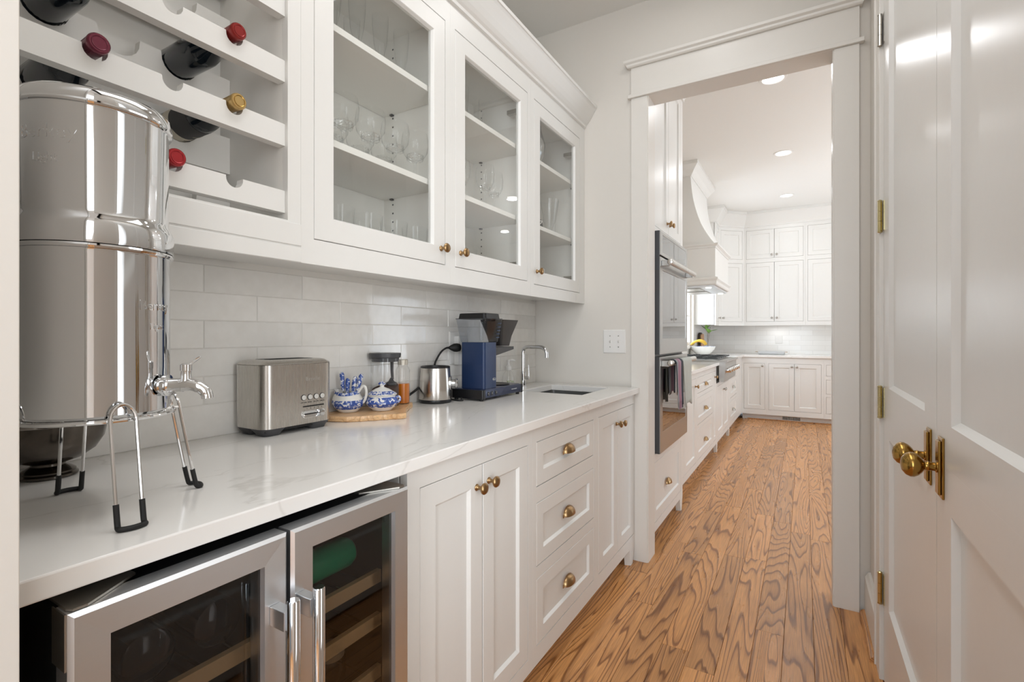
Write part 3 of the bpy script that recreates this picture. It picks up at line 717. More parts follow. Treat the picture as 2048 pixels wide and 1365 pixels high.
for k, (yy, nm) in enumerate(((.352, 'left'), (.452, 'right'))):
    t_ = thing('bottle', 'dark bottle lying %s on the upper shelf behind the left fridge door' % nm, 'bottle', (-.85, yy, .719), 'bottles in the fridge')
    bm = bm_new(); lathe(bm, [(.030, -.045), (.037, -.04), (.037, .20), (.014, .26), (.014, .32)], (-.86, yy, .72), (-1, 0, 0), 20); obj('body', bm, GLASSB, t_, smooth=True)

# ------------------------------------------------------------------ upper cabinets
XU = -1.060; FU = Fr((XU, 0), (0, 1), (1, 0)); UB = 1.365; UT = 2.36
def glass_unit(label, a0, a1, o, knob_a, sides):
    t = thing('glass_wall_cabinet', label, 'cabinet', (XU, (a0+a1)/2, UB))
    faceframe(FU, t, a0, a1, UB, UT, [o])
    bm = bm_new(); y0, y1 = o[0]-.012, o[1]+.012
    fbox(bm, FU, y0-.018, y0, -.300, -.020, UB+.028, UT); fbox(bm, FU, y1, y1+.018, -.300, -.020, UB+.028, UT)
    fbox(bm, FU, y0, y1, -.312, -.300, UB+.028, UT); fbox(bm, FU, y0, y1, -.300, -.020, UB+.028, 1.424)
    fbox(bm, FU, y0, y1, -.300, -.020, 2.285, 2.300)
    obj('body', bm, INSIDE, t)
    for z in (1.712, 2.024):
        bm = bm_new(); fbox(bm, FU, y0+.001, y1-.001, -.298, -.026, z-.019, z); obj('shelf', bm, INSIDE, t, bevel=.0008)
    bm = bm_new()
    for n in (-.255, -.050):
        z = 1.48
        while z < 2.25:
            for yy, d in ((y1-.0012, 0), (y0+.0002, 0)):
                fbox(bm, FU, yy, yy+.001, n-.0028, n+.0028, z-.0028, z+.0028)
            z += .032
    obj('shelf_pin_holes', bm, GREYP, t)['kind'] = 'stuff'
    bm = bm_new()
    for z in (1.712, 2.024):
        for n in (-.255, -.050): fbox(bm, FU, y1-.012, y1-.0012, n-.006, n+.006, z-.025, z-.0195)
    obj('shelf_pins', bm, GREYP, t)['kind'] = 'stuff'
    # glazed door
    g = .0022; bm = bm_new(); st = .058
    i = pframe(bm, FU, o[0]+g, o[1]-g, o[2]+g, o[3]-g, st, th=.02, rec=.010, lip=.006)
    d = obj('door', bm, PAINT, t)
    bm = bm_new(); fbox(bm, FU, i[0]-.003, i[1]+.003, -.0135, -.0105, i[2]-.003, i[3]+.003); obj('pane', bm, PANE, d)
    obj('knob', knob_bm(FU, knob_a, 1.482), BRASS, d, smooth=True)
    bm = bm_new(); ha = o[1]-.02 if knob_a < (o[0]+o[1])/2 else o[0]+.02; s = -1 if ha > knob_a else 1
    bm.free()
    for hz in (1.50, 2.17):
        bm = bm_new(); fbox(bm, FU, ha+s*.03-.012, ha+s*.03+.012, -.07, -.0205, hz-.009, hz+.009); obj('concealed_hinge', bm, NICKEL, t)
    return t
glass_unit('leftmost white wall cabinet with a glass door full of stemmed glasses', .783, 1.376, (.820, 1.350, 1.428, 2.268), 1.326, None)
glass_unit('middle white wall cabinet with a glass door and tumblers', 1.3765, 1.966, (1.404, 1.936, 1.428, 2.268), 1.437, None)
glass_unit('rightmost narrow looking glass door wall cabinet beside the end wall', 1.9665, 2.598, (1.996, 2.532, 1.420, 2.268), 2.024, None)
# wine rack cabinet
t = thing('wine_rack', 'white built-in wine rack with notched rails at upper left', 'wine rack', (XU, .48, UB))
faceframe(FU, t, .186, .7825, UB, UT, [(.215, .747, 1.462, 2.28)])
bm = bm_new(); fbox(bm, FU, .195, .215, -.300, -.0205, UB+.03, UT); fbox(bm, FU, .747, .764, -.300, -.0205, UB+.03, UT); fbox(bm, FU, .215, .747, -.300, -.286, UB+.03, UT); fbox(bm, FU, .215, .747, -.286, -.0205, UB+.03, 1.45); fbox(bm, FU, .215, .747, -.286, -.0205, 2.29, 2.30)
obj('body', bm, INSIDE, t)
bm = bm_new(); fbox(bm, FU, .186, .783, 0, .0025, UB+.040, 1.4575); 
fbox(bm, FU, .186, .783, .0, .0025, UB+.0005, UB+.036); obj('bottom_rail', bm, PAINT, t, bevel=.001)
NOT = [.253, .378, .502, .625]
def notched(a0, a1, n0, n1, z0, z1, r, cs, dz=.008):
    """rail with half-round notches cut in its top edge"""
    bm = bm_new(); top = []
    for c in cs:
        top.append((c-r, z1))
        for k in range(1, 10): top.append((c-r*math.cos(PI*k/10), z1-(r+dz-.004)*math.sin(PI*k/10)**.8))
        top.append((c+r, z1))
    pts = [(a0, z1)]+top+[(a1, z1)]
    rowt = [(p[0], p[1]) for p in pts]; m = len(rowt)
    vf = {}
    for nn in (n0, n1):
        vf[nn] = ([bm.verts.new(FU.p(x, nn, z)) for x, z in rowt], [bm.verts.new(FU.p(x, nn, z0)) for x, z in rowt])
    for i in range(m-1):
        for nn in (n0, n1):
            T, B = vf[nn]; bm.faces.new((T[i], T[i+1], B[i+1], B[i]))
        T0, B0 = vf[n0]; T1, B1 = vf[n1]
        bm.faces.new((T0[i], T0[i+1], T1[i+1], T1[i])); bm.faces.new((B0[i], B0[i+1], B1[i+1], B1[i]))
    for i in (0, m-1): bm.faces.new((vf[n0][0][i], vf[n1][0][i], vf[n1][1][i], vf[n0][1][i]))
    return bm
RZ = [(1.480, 1.5325), (1.640, 1.692), (1.793, 1.844), (1.950, 2.002), (2.105, 2.157)]
for z0, z1 in RZ:
    obj('front_rail', notched(.2155, .7465, -.034, -.010, z0, z1, .019, NOT), PAINT, t)
    obj('back_rail', notched(.2155, .7465, -.262, -.240, z0-.030, z1+.012, .040, NOT, dz=.013), INSIDE, t)
def bottle(y, row, capm, label, band=None):
    z = RZ[row][1]+.002
    t = thing('wine_bottle', label, 'bottle', (-1.04, y, z))
    bm = bm_new(); prof = [(.0135, .008), (.0140, .012), (.0135, .03), (.0138, .085), (.022, .105), (.0345, .128), (.0372, .145), (.0372, .285), (.034, .292), (.02, .289), (.003, .280)]
    lathe(bm, prof, (-1.052, y, z), (-1, 0, 0), 28); obj('body', bm, GLASSB, t, smooth=True)
    bm = bm_new(); lathe(bm, [(.003, -.0004), (.0148, -.0002), (.0168, .002), (.0174, .005), (.0168, .012), (.0155, .055), (.0142, .056)], (-1.052, y, z), (-1, 0, 0), 28); c = obj('capsule', bm, capm, t, smooth=True)
    bm = bm_new(); lathe(bm, [(.0105, -.0008), (.0118, -.0014), (.0122, -.0002)], (-1.052, y, z), (-1, 0, 0), 24, cap=False); obj('seal_ring', bm, BRASSD if band else capm, t, smooth=True)
    if band:
        for mat, u0, u1, nm in ((LABELB, .150, .222, 'label'), (LABELC, .222, .256, 'lower_label')):
            bm = bm_new(); lathe(bm, [(.0376, u0), (.0376, u1)], (-1.052, y, z), (-1, 0, 0), 32, cap=False); obj(nm, bm, mat, t, smooth=True)
        def wrap(l, tt): th = math.radians(-62)+tt/.038; return Vector((-1.052-l, y+.0381*math.cos(th), z+.0381*math.sin(th)))
        for nm, l0, amp, mt, r in (('script', .196, .0035, LABELC, .0004), ('print', .236, .0015, LABELB, .0005), ('print', .243, .0008, LABELB, .0003)):
            bm = bm_new(); tube(bm, [wrap(l0+amp*math.sin(k*1.9)*math.cos(k*.7), -.015+.0005*k) for k in range(60)], r, 4); obj(nm, bm, mt, t)
    return t
CAPM = simple('maroon_capsule', lin((110, 40, 58)), .25, .4); CAPR = simple('red_capsule', lin((165, 38, 42)), .25, .4); CAPG = simple('gold_capsule', lin((190, 158, 100)), .3, .6); CAPD = simple('dark_red_capsule', lin((140, 36, 32)), .25, .4)
bottle(.378, 1, CAPM, 'wine bottle with maroon capsule, leftmost on the middle rail of the rack')
bottle(.625, 2, CAPD, 'wine bottle with dark red capsule on the highest visible rail')
bottle(.625, 1, CAPG, 'wine bottle with gold capsule and black label on the rack', band=True)
bottle(.502, 0, CAPR, 'wine bottle with bright red capsule on the lowest rail of the rack')
bottle(.378, 2, CAPM, 'dark wine bottle body cut by the top left edge of the picture')
# cabinet underside, crown
t = thing('light_rail', 'white underside panel below the wall cabinets', 'panel', (XU, 1.4, UB))
bm = bm_new(); fbox(bm, FU, .186, 2.598, -.300, -.021, 1.392, 1.3925+.0005); obj('panel', bm, PAINT, t)
bm = bm_new(); fbox(bm, FU, .186, 2.598, .0, .30, 0, 0); bm.free()
crownp = [(0, 2.345), (.010, 2.347), (.012, 2.358), (.020, 2.366), (.030, 2.378), (.042, 2.396), (.054, 2.416), (.064, 2.432), (.070, 2.440), (.074, 2.442), (.074, 2.456), (-.02, 2.456), (-.02, 2.345)]
bm = bm_new(); fprof(bm, FU, .186, 2.598, crownp); struct('trim_12', bm, PAINT)
bm = bm_new(); fbox(bm, FU, .186, 2.598, -.31, -.0205, 2.361, 2.45); struct('trim_13', bm, PAINT)

# ------------------------------------------------------------------ glassware
def gl_goblet(bm, o, s=1.0, wide=1.0):
    lathe(bm, [(.034*s, 0), (.034*s, .0015), (.012*s, .006*s), (.0045*s, .016*s), (.004*s, .055*s), (.008*s, .064*s), (.026*s*wide, .076*s), (.037*s*wide, .095*s), (.040*s*wide, .125*s), (.036*s*wide, .155*s)], o, seg=20, cap=False)
def gl_tumbler(bm, o, s=1.0):
    lathe(bm, [(.028*s, 0), (.032*s, .004), (.037*s, .10*s)], o, seg=20, cap=False)
def gl_flute(bm, o, s=1.0):
    lathe(bm, [(.028*s, 0), (.028*s, .0015), (.006*s, .006), (.004*s, .03*s), (.010*s, .045*s), (.020*s, .085*s), (.025*s, .14*s), (.026*s, .175*s)], o, seg=20, cap=False)
def gl_stub(bm, o, s=1.0):
    lathe(bm, [(.030*s, 0), (.030*s, .004), (.010*s, .012), (.012*s, .020*s), (.030*s, .034*s), (.036*s, .06*s), (.040*s, .115*s)], o, seg=16, cap=False)
def facet(bm, o, r, h0, h1, n=14):   # cut-glass band with faceted relief
    rs = []
    for k in range(5):
        h = h0+(h1-h0)*k/4; ph = (k % 2)*PI/n
        rs.append([(o[0]+(r*(1+.07*((i % 2)*2-1)))*math.cos(ph+2*PI*i/(2*n)), o[1]+(r*(1+.07*((i % 2)*2-1)))*math.sin(ph+2*PI*i/(2*n)), o[2]+h) for i in range(2*n)])
    rings(bm, rs, cap0=False, cap1=False)
ORD = ['first', 'second', 'third', 'fourth', 'fifth', 'sixth']
def glassset(name, cat, label, group, fn, spots, cut=None):
    first = None; rows = {}
    fx = spots[0][0]
    for (x, y, z) in spots:
        row = 'front' if x > -1.19 else 'back'; rows[row] = rows.get(row, 0)+1
        lab = '%s, %s row, %s from left' % (label, row, ORD[rows[row]-1])
        if first is None:
            first = thing(name, lab, cat, (x, y, z), group)
            bm = bm_new(); fn(bm, (x, y, z)); obj('bowl', bm, GLASSW, first, smooth=True)
            if cut:
                bm = bm_new(); facet(bm, (x, y, z), *cut); obj('cut_band', bm, CRYSTAL, first)
        else: copytree(first, (x, y, z), lab)
zs0, zs1, zs2 = 1.4245, 1.7125, 2.0245
glassset('stemmed_glass', 'glass', 'cut-glass goblet, bottom shelf of leftmost glass cabinet', 'goblets on bottom shelf', lambda b, o: gl_stub(b, o, 1.1), [(-1.14, y, zs0) for y in (.86, .965, 1.075, 1.185, 1.285)]+[(-1.25, y, zs0) for y in (.91, 1.02, 1.13, 1.24)], cut=(.036, .040, .075))
glassset('stemmed_glass', 'glass', 'wide stemmed glass, middle shelf of leftmost glass cabinet', 'wine glasses on middle shelf', lambda b, o: gl_goblet(b, o, 1.0, 1.15), [(-1.135, y, zs1) for y in (.87, .975, 1.08, 1.185, 1.28)]+[(-1.24, y, zs1) for y in (.92, 1.03, 1.135, 1.24)], cut=(.027, .066, .084))
glassset('flute_glass', 'glass', 'slim champagne flute, top shelf of leftmost glass cabinet', 'flutes on top shelf', lambda b, o: gl_flute(b, o, 1.0), [(-1.16, y, zs2) for y in (.88, .96, 1.05, 1.145, 1.24)]+[(-1.25, y, zs2) for y in (.93, 1.02, 1.11)])
glassset('tumbler', 'glass', 'cut-glass tumbler, bottom shelf of middle glass cabinet', 'tumblers on bottom shelf', lambda b, o: gl_tumbler(b, o, .95), [(-1.13, 1.50, zs0), (-1.13, 1.58, zs0), (-1.21, 1.54, zs0), (-1.21, 1.62, zs0)], cut=(.034, .012, .05))
glassset('cocktail_glass', 'glass', 'tall stemmed glass, middle shelf of middle glass cabinet', 'tall glasses on middle shelf', lambda b, o: gl_goblet(b, o, 1.1, .9), [(-1.13, 1.50, zs1), (-1.18, 1.60, zs1), (-1.13, 1.70, zs1), (-1.15, 1.80, zs1)], cut=(.020, .07, .09))
glassset('tumbler', 'glass', 'plain tumbler, top shelf of middle glass cabinet', 'tumblers on top shelf', lambda b, o: gl_tumbler(b, o, 1.05), [(-1.13, 1.52, zs2), (-1.15, 1.62, zs2), (-1.20, 1.72, zs2)])
t = thing('glass_pitcher', 'large ribbed glass pitcher on the top shelf of the rightmost glass cabinet', 'pitcher', (-1.19, 2.19, zs2))
bm = bm_new(); lathe(bm, [(.045, zs2), (.05, zs2+.004), (.075, zs2+.06), (.082, zs2+.11), (.07, zs2+.16), (.058, zs2+.19), (.062, zs2+.205), (.0605, zs2+.205), (.068, zs2+.16), (.08, zs2+.11), (.072, zs2+.06), (.002, zs2+.008)], (-1.19, 2.19, 0), seg=28); obj('body', bm, CRYSTAL, t, smooth=True)
bm = bm_new(); tube(bm, smoothcurve([(-1.19, 2.25, zs2+.18), (-1.19, 2.31, zs2+.17), (-1.19, 2.325, zs2+.11), (-1.19, 2.27, zs2+.07)], 5), .006, 8); obj('handle', bm, GLASSW, t, smooth=True)
t = thing('glass_vase', 'tall clear glass vase on the middle shelf of the rightmost glass cabinet', 'vase', (-1.16, 2.36, zs1))
bm = bm_new(); lathe(bm, [(.026, zs1), (.03, zs1+.003), (.034, zs1+.08), (.05, zs1+.19), (.0485, zs1+.19), (.032, zs1+.08), (.002, zs1+.01)], (-1.16, 2.36, 0), seg=24); obj('body', bm, GLASSW, t, smooth=True)
t = thing('salt_shaker', 'small patterned metal shaker on the middle shelf of the rightmost glass cabinet', 'shaker', (-1.15, 2.22, zs1))
bm = bm_new(); lathe(bm, [(.018, zs1), (.022, zs1+.01), (.018, zs1+.04), (.013, zs1+.055), (.004, zs1+.062)], (-1.15, 2.22, 0), seg=14); obj('body', bm, STEELG, t)
t = thing('teacup', 'small white teacup on the middle shelf of the rightmost glass cabinet', 'cup', (-1.15, 2.13, zs1))
bm = bm_new(); lathe(bm, [(.018, zs1), (.020, zs1+.004), (.036, zs1+.045), (.034, zs1+.045), (.018, zs1+.008), (.002, zs1+.006)], (-1.15, 2.13, 0), seg=20); obj('body', bm, CERAM, t, smooth=True)
bm = bm_new(); tube(bm, smoothcurve([(-1.12, 2.145, zs1+.036), (-1.10, 2.155, zs1+.03), (-1.115, 2.15, zs1+.014)], 5), .003, 6); obj('handle', bm, CERAM, t, smooth=True)
t = thing('mug', 'white mug on the bottom shelf of the rightmost glass cabinet', 'mug', (-1.13, 2.155, zs0))
bm = bm_new(); lathe(bm, [(.036, zs0), (.038, zs0+.004), (.040, zs0+.088), (.037, zs0+.088), (.034, zs0+.010), (.002, zs0+.008)], (-1.13, 2.155, 0), seg=24); obj('body', bm, CERAM, t, smooth=True)
bm = bm_new(); tube(bm, smoothcurve([(-1.13, 2.19, zs0+.07), (-1.13, 2.215, zs0+.06), (-1.13, 2.215, zs0+.03), (-1.13, 2.19, zs0+.02)], 5), .005, 8); obj('handle', bm, CERAM, t, smooth=True)

# ------------------------------------------------------------------ things on the pantry worktop
ZC = .914
# toaster
t = thing('toaster', 'brushed stainless steel toaster with four round buttons on the worktop', 'toaster', (-1.290, .905, ZC))
x0, x1, y0, y1 = -1.368, -1.225, .792, 1.018
def rrect(x0, x1, y0, y1, r, n=6):
    pts = []
    for cx, cy, a0 in ((x1-r, y1-r, 0), (x0+r, y1-r, PI/2), (x0+r, y0+r, PI), (x1-r, y0+r, 1.5*PI)):
        for k in range(n+1): pts.append((cx+r*math.cos(a0+PI/2*k/n), cy+r*math.sin(a0+PI/2*k/n)))
    return pts
def ins(d): return x0+d, x1-d, y0+d, y1-d
bm = bm_new()
rings(bm, [[(x, y, .935) for x, y in rrect(*ins(.001), .028)], [(x, y, 1.106) for x, y in rrect(*ins(.0), .028)]], cap0=True, cap1=True)
body = obj('shell', bm, STEELV, t, smooth=True)
bm = bm_new()
rings(bm, [[(x, y, 1.1065) for x, y in rrect(*ins(.001), .028)], [(x, y, 1.1085) for x, y in rrect(*ins(.0), .028)], [(x, y, 1.117) for x, y in rrect(*ins(.012), .022)], [(x, y, 1.1195) for x, y in rrect(*ins(.022), .018)]], cap0=True, cap1=True)
obj('top_cover', bm, STEELV, t, smooth=True)
for xc in (-1.318, -1.278):
    bm = bm_new(); box(bm, xc-.014, xc+.014, y0+.045, y1-.045, 1.1190, 1.1200); obj('slot', bm, VOID, t)
bm = bm_new()   # dark base with arched skirts between four feet
box(bm, x0+.012, x1-.012, y0+.012, y1-.012, .926, .9352)
obj('base_pan', bm, BLACK, t)
for cx, cy in ((x1-.040, y0+.040), (x1-.040, y1-.040), (x0+.040, y0+.040), (x0+.040, y1-.040)):
    bm = bm_new(); q = .040
    rings(bm, [[(x, y, .914) for x, y in rrect(cx-q*.62, cx+q*.62, cy-q*.62, cy+q*.62, .014)], [(x, y, .921) for x, y in rrect(cx-q*.72, cx+q*.72, cy-q*.72, cy+q*.72, .02)], [(x, y, .9352) for x, y in rrect(cx-q*.985, cx+q*.985, cy-q*.985, cy+q*.985, .028)]])
    obj('foot', bm, GREYP, t, smooth=True)
FT = Fr((x1, 0), (0, 1), (1, 0))
CAPS = simple('pale_silver_cap', lin((225, 223, 218)), .35, .3)
for k in range(4):
    a = .914+k*.0208
    bm = bm_new(); lathe(bm, [(.0085, -.002), (.0085, .0006)], FT.p(a, 0, 1.010), FT.n, 24); b_ = obj('button', bm, BLACK, t)
    bm = bm_new(); lathe(bm, [(.0071, .0), (.0071, .002), (.0062, .0028), (.002, .0029)], FT.p(a, 0, 1.010), FT.n, 24); obj('cap', bm, CAPS, b_, smooth=True)
for k, s_ in enumerate(('A BIT MORE', 'BAGEL', 'FROZEN', 'CANCEL')):
    textobj('lettering', s_, .0038 if k == 0 else .0045, BLACK, t, facing_x((x1+.0003, .914+k*.0208, .9955)), .0001)
textobj('lettering', 'Breville', .0155, simple('etched_mark', lin((205, 202, 196)), .4, .6), t, facing_x((x1+.0003, .944, 1.062)), .0001)
for k in range(5): textobj('lettering', '12345'[k], .0052, BLACK, t, facing_x((x1+.0003, .925+k*.0125, .9775)), .0001)
bm = bm_new(); fbox(bm, FT, .912, .982, 0, .0006, .9822, .9858); obj('level_bar', bm, BLACK, t)
bm = bm_new()
def stad(a0, a1, z, r, n=8): return [(a1-r+r*math.cos(-PI/2+PI*k/n), z+r*math.sin(-PI/2+PI*k/n)) for k in range(n+1)]+[(a0+r+r*math.cos(PI/2+PI*k/n), z+r*math.sin(PI/2+PI*k/n)) for k in range(n+1)]
rings(bm, [[FT.p(a, n, z) for a, z in stad(.908-g, .986+g, .9615, .0095+g)] for n, g in ((-.001, .001), (.0018, .001), (.0022, 0), (.0008, -.003))]); sl = obj('slider_plate', bm, MIRROR, t, smooth=True)
bm = bm_new(); fbox(bm, FT, .917, .965, .0012, .0016, .9605, .9635); obj('slider_slot', bm, BLACK, sl)
bm = bm_new(); lathe(bm, [(.0085, .001), (.0085, .010), (.007, .0125), (.002, .013)], FT.p(.9695, 0, .9615), FT.n, 20); obj('slider_knob', bm, MIRROR, sl, smooth=True)

# wooden board with scalloped live edge
t = thing('serving_board', 'light wooden board with a scalloped edge under the china', 'board', (-1.25, 1.25, ZC))
out = [(-1.268, 1.060), (-1.235, 1.075), (-1.215, 1.098), (-1.206, 1.105), (-1.192, 1.130), (-1.180, 1.138), (-1.172, 1.160), (-1.158, 1.170), (-1.150, 1.190), (-1.138, 1.196), (-1.127, 1.218), (-1.126, 1.228), (-1.140, 1.244), (-1.158, 1.262), (-1.190, 1.300), (-1.200, 1.308), (-1.230, 1.352), (-1.262, 1.398), (-1.275, 1.425), (-1.300, 1.452), (-1.330, 1.44), (-1.360, 1.40), (-1.366, 1.32), (-1.366, 1.10), (-1.34, 1.062), (-1.30, 1.050)]
bm = bm_new(); P_ = [Vector((x, y, 0)) for x, y in out]; ce = sum(P_, Vector())/len(P_)
def rg(k, z): return [(ce.x+(p.x-ce.x)*k, ce.y+(p.y-ce.y)*k, z) for p in P_]
rings(bm, [rg(.96, .9142), rg(.995, .917), rg(1.0, .924), rg(.985, .931), rg(.95, .932)]); obj('board', bm, BOARDW, t)
ZB = .9322
# china sugar bowl with lid
def rot(o, ang):
    return lambda a, z: (o[0]+a*math.cos(ang), o[1]+a*math.sin(ang), o[2]+z)
so = (-1.243, 1.235, ZB)
t = thing('sugar_bowl', 'blue and white transfer china sugar bowl with domed lid', 'sugar bowl', so)
bm = bm_new(); lathe(bm, [(.030, 0), (.034, .002), (.036, .006), (.048, .014), (.0555, .026), (.0535, .038), (.046, .046), (.045, .050), (.050, .053), (.048, .054), (.002, .053)], so, seg=36); obj('body', bm, BW_BODY, t, smooth=True)
bm = bm_new(); lathe(bm, [(.050, .0545), (.050, .0565), (.044, .060), (.034, .066), (.022, .0735), (.010, .078), (.007, .080), (.0065, .083), (.012, .088), (.013, .091), (.009, .094), (.004, .097), (.001, .098)], so, seg=36)
for v in bm.verts: v.co.z -= 0
ld = obj('lid', bm, simple('china_lid', lin((238, 236, 231)), .1), t, smooth=True)
bm = bm_new(); lathe(bm, [(.0502, .0566), (.0442, .0603), (.0342, .0663)], so, seg=36, cap=False); obj('printed_band', bm, BW_ALL, t, smooth=True)
bm = bm_new(); lathe(bm, [(.0122, .0875), (.0133, .091), (.0093, .0943), (.0043, .0973), (.001, .0985)], so, seg=24, cap=False); obj('lid_knob', bm, BW_ALL, t, smooth=True)
va = math.atan2(.5075, .8616)
for sg in (1, -1):
    dx, dy = math.cos(va)*sg, math.sin(va)*sg
    bm = bm_new(); tube(bm, smoothcurve([(so[0]+dx*r, so[1]+dy*r, so[2]+z) for r, z in ((.048, .044), (.058, .046), (.062, .038), (.058, .030), (.054, .028))], 4), .0042, 8); obj('handle', bm, BW_ALL, t, smooth=True)
# china cream jug holding spreader knives
jo = (-1.312, 1.150, ZB)
t = thing('cream_jug', 'blue and white china cream jug holding small spreaders by the toaster', 'jug', jo)
bm = bm_new(); seg = 36; rs = []
for r, z in [(.028, 0), (.032, .003), (.036, .008), (.047, .018), (.0505, .030), (.046, .044), (.038, .056), (.036, .066)]:
    ring = []
    for k in range(seg):
        a = 2*PI*k/seg; lipv = max(0, math.cos(a-(va+PI)))**3; q = z/.066
        ring.append((jo[0]+r*math.cos(a)*(1+.25*lipv*q*q), jo[1]+r*math.sin(a)*(1+.25*lipv*q*q), jo[2]+z+q*q*(.010*lipv+.006*max(0, math.cos(a-va))**2)))
    rs.append(ring)
top = rs[-1]; inner = [(jo[0]+(x-jo[0])*.93, jo[1]+(y-jo[1])*.93, z-.001) for x, y, z in top]; low = [(jo[0]+(x-jo[0])*.8, jo[1]+(y-jo[1])*.8, jo[2]+.02) for x, y, z in top]
rings(bm, rs+[inner, low]); obj('body', bm, bluewhite('blue_transfer_jug', 95, 0.54, 0.012, 0.041), t, smooth=True)
bm = bm_new(); rings(bm, [[(jo[0]+(x-jo[0])*k, jo[1]+(y-jo[1])*k, z) for x, y, z in r_] for r_, k in ((rs[-2], 1.015), (rs[-1], 1.012))], cap0=False, cap1=False); obj('printed_band', bm, BW_ALL, t, smooth=True)
bm = bm_new(); dx, dy = math.cos(va), math.sin(va)
tube(bm, smoothcurve([(jo[0]+dx*r, jo[1]+dy*r, jo[2]+z) for r, z in ((.034, .066), (.046, .083), (.055, .084), (.060, .070), (.059, .050), (.052, .034), (.047, .030))], 5), .0045, 8); obj('handle', bm, CERAM, t, smooth=True)
for k, (r, lean, hgt, ph) in enumerate(((.012, -.010, .132, 0), (.002, .004, .112, 1), (.008, .020, .118, 2), (.010, .034, .126, 3))):
    bx = jo[0]+dx*(-.012+k*.008)-dy*.004*(k % 2); by = jo[1]+dy*(-.012+k*.008)
    sp_ = thing('spreader', ('blue and white china handled spreader standing in the jug, %s' % ('leftmost', 'second from left', 'third from left', 'rightmost')[k]), 'spreader', (bx, by, jo[2]+.024), 'spreaders in the jug')
    bm = bm_new(); tube(bm, [(bx, by, jo[2]+.024), (bx+dx*lean*.55, by+dy*lean*.55, jo[2]+hgt*.55)], [.0018, .0022], 6); obj('blade', bm, CHROME, sp_)
    bm = bm_new(); tube(bm, [(bx+dx*lean*q, by+dy*lean*q, jo[2]+hgt*q) for q in (.52, .6, .8, .95, 1.0)], [.004, .0062, .0078, .0075, .004], 10); obj('handle', bm, BW_ALL, sp_, smooth=True)
# coffee canister
co = (-1.316, 1.323, ZB)
t = thing('coffee_canister', 'tall glass canister with black lid, scoop and ground coffee', 'canister', co)
bm = bm_new(); lathe(bm, [(.049, 0), (.051, .003), (.051, .172), (.050, .172)], co, seg=32); obj('jar', bm, GLASSW, t, smooth=True)
bm = bm_new(); lathe(bm, [(.047, .004), (.048, .05), (.046, .066), (.02, .074), (.002, .072)], co, seg=28)
for v in bm.verts: v.co.z += (v.co.y-co[1])*.25*(1 if v.co.z > co[2]+.045 else 0)
obj('coffee', bm, COFFEE, t, smooth=True)
bm = bm_new(); lathe(bm, [(.048, .160), (.050, .171), (.050, .173), (.055, .175), (.057, .187), (.056, .191), (.002, .1915)], co, seg=32); obj('lid', bm, GREYP, t, smooth=True)
bm = bm_new(); hx = co[0]+.020; hy = co[1]+.014
tube(bm, [(hx, hy, co[2]+.165), (hx, hy, co[2]+.13), (hx+.002, hy+.001, co[2]+.095)], [.0065, .0055, .005], 8)
lathe(bm, [(.004, .10), (.010, .088), (.021, .082), (.019, .075), (.002, .07)], (hx-.003, hy, co[2]), seg=16); obj('scoop', bm, GREYP, t, smooth=True)
# honey bottle
ho = (-1.298, 1.396, ZB)
t = thing('honey_bottle', 'clear glass bottle half full of amber honey behind the canister', 'bottle', ho)
bm = bm_new(); lathe(bm, [(.024, 0), (.026, .003), (.026, .125), (.022, .135), (.017, .140), (.017, .160), (.016, .160)], ho, seg=24); obj('bottle', bm, GLASSW, t, smooth=True)
bm = bm_new(); lathe(bm, [(.024, .003), (.0245, .075), (.002, .076)], ho, seg=24); obj('honey', bm, HONEY, t, smooth=True)
bm = bm_new(); lathe(bm, [(.019, .145), (.019, .163), (.017, .165), (.002, .1652)], ho, seg=24); obj('lid', bm, simple('pale_cap', lin((200, 192, 178)), .3, .3), t, smooth=True)
# steel drum appliance with side dial
ko = (-1.302, 1.592, ZC)
t = thing('milk_frother', 'brushed steel drum shaped appliance with black rim and side dial', 'milk frother', ko)
bm = bm_new(); lathe(bm, [(.052, 0), (.064, .001), (.066, .004), (.067, .012), (.066, .0145)], ko, seg=40); obj('base', bm, BLACK, t, smooth=True)
bm = bm_new(); lathe(bm, [(.066, .0148), (.067, .018), (.066, .06), (.063, .10), (.0605, .138), (.0595, .141)], ko, seg=48); obj('drum', bm, brushed('brushed_steel_drum', (205, 200, 194), .22, 2), t, smooth=True)
bm = bm_new(); lathe(bm, [(.0597, .1412), (.060, .146), (.055, .149), (.048, .147), (.044, .12), (.002, .118)], ko, seg=40); obj('rim', bm, BLACK, t, smooth=True)
da = math.atan2(.50, .866)+.05; ddx, ddy = math.cos(da), math.sin(da)
bm = bm_new(); lathe(bm, [(.031, .050), (.031, .0655), (.028, .067), (.018, .067)], (ko[0], ko[1], ko[2]+.078), (ddx, ddy, 0), 28); obj('dial_ring', bm, MIRROR, t, smooth=True)
bm = bm_new(); lathe(bm, [(.016, .066), (.016, .080), (.019, .082), (.0195, .088), (.017, .091), (.002, .0915)], (ko[0], ko[1], ko[2]+.078), (ddx, ddy, 0), 28); obj('dial', bm, MIRROR, t, smooth=True)
bm = bm_new()
for sgn in (1, -1):
    for k in range(12):
        pass
rings(bm, [[(ko[0]+r*math.cos(da+PI/2*s*1.0+w_), ko[1]+r*math.sin(da+PI/2*s*1.0+w_), ko[2]+z) for w_, r in ((-.10, rr_), (.10, rr_), (.10, rr_-.004), (-.10, rr_-.004))] for s in (2.0,) for z, rr_ in ((.016, .0678), (.06, .0672), (.10, .0642), (.140, .0612))]); obj('side_strip', bm, BLACK, t)
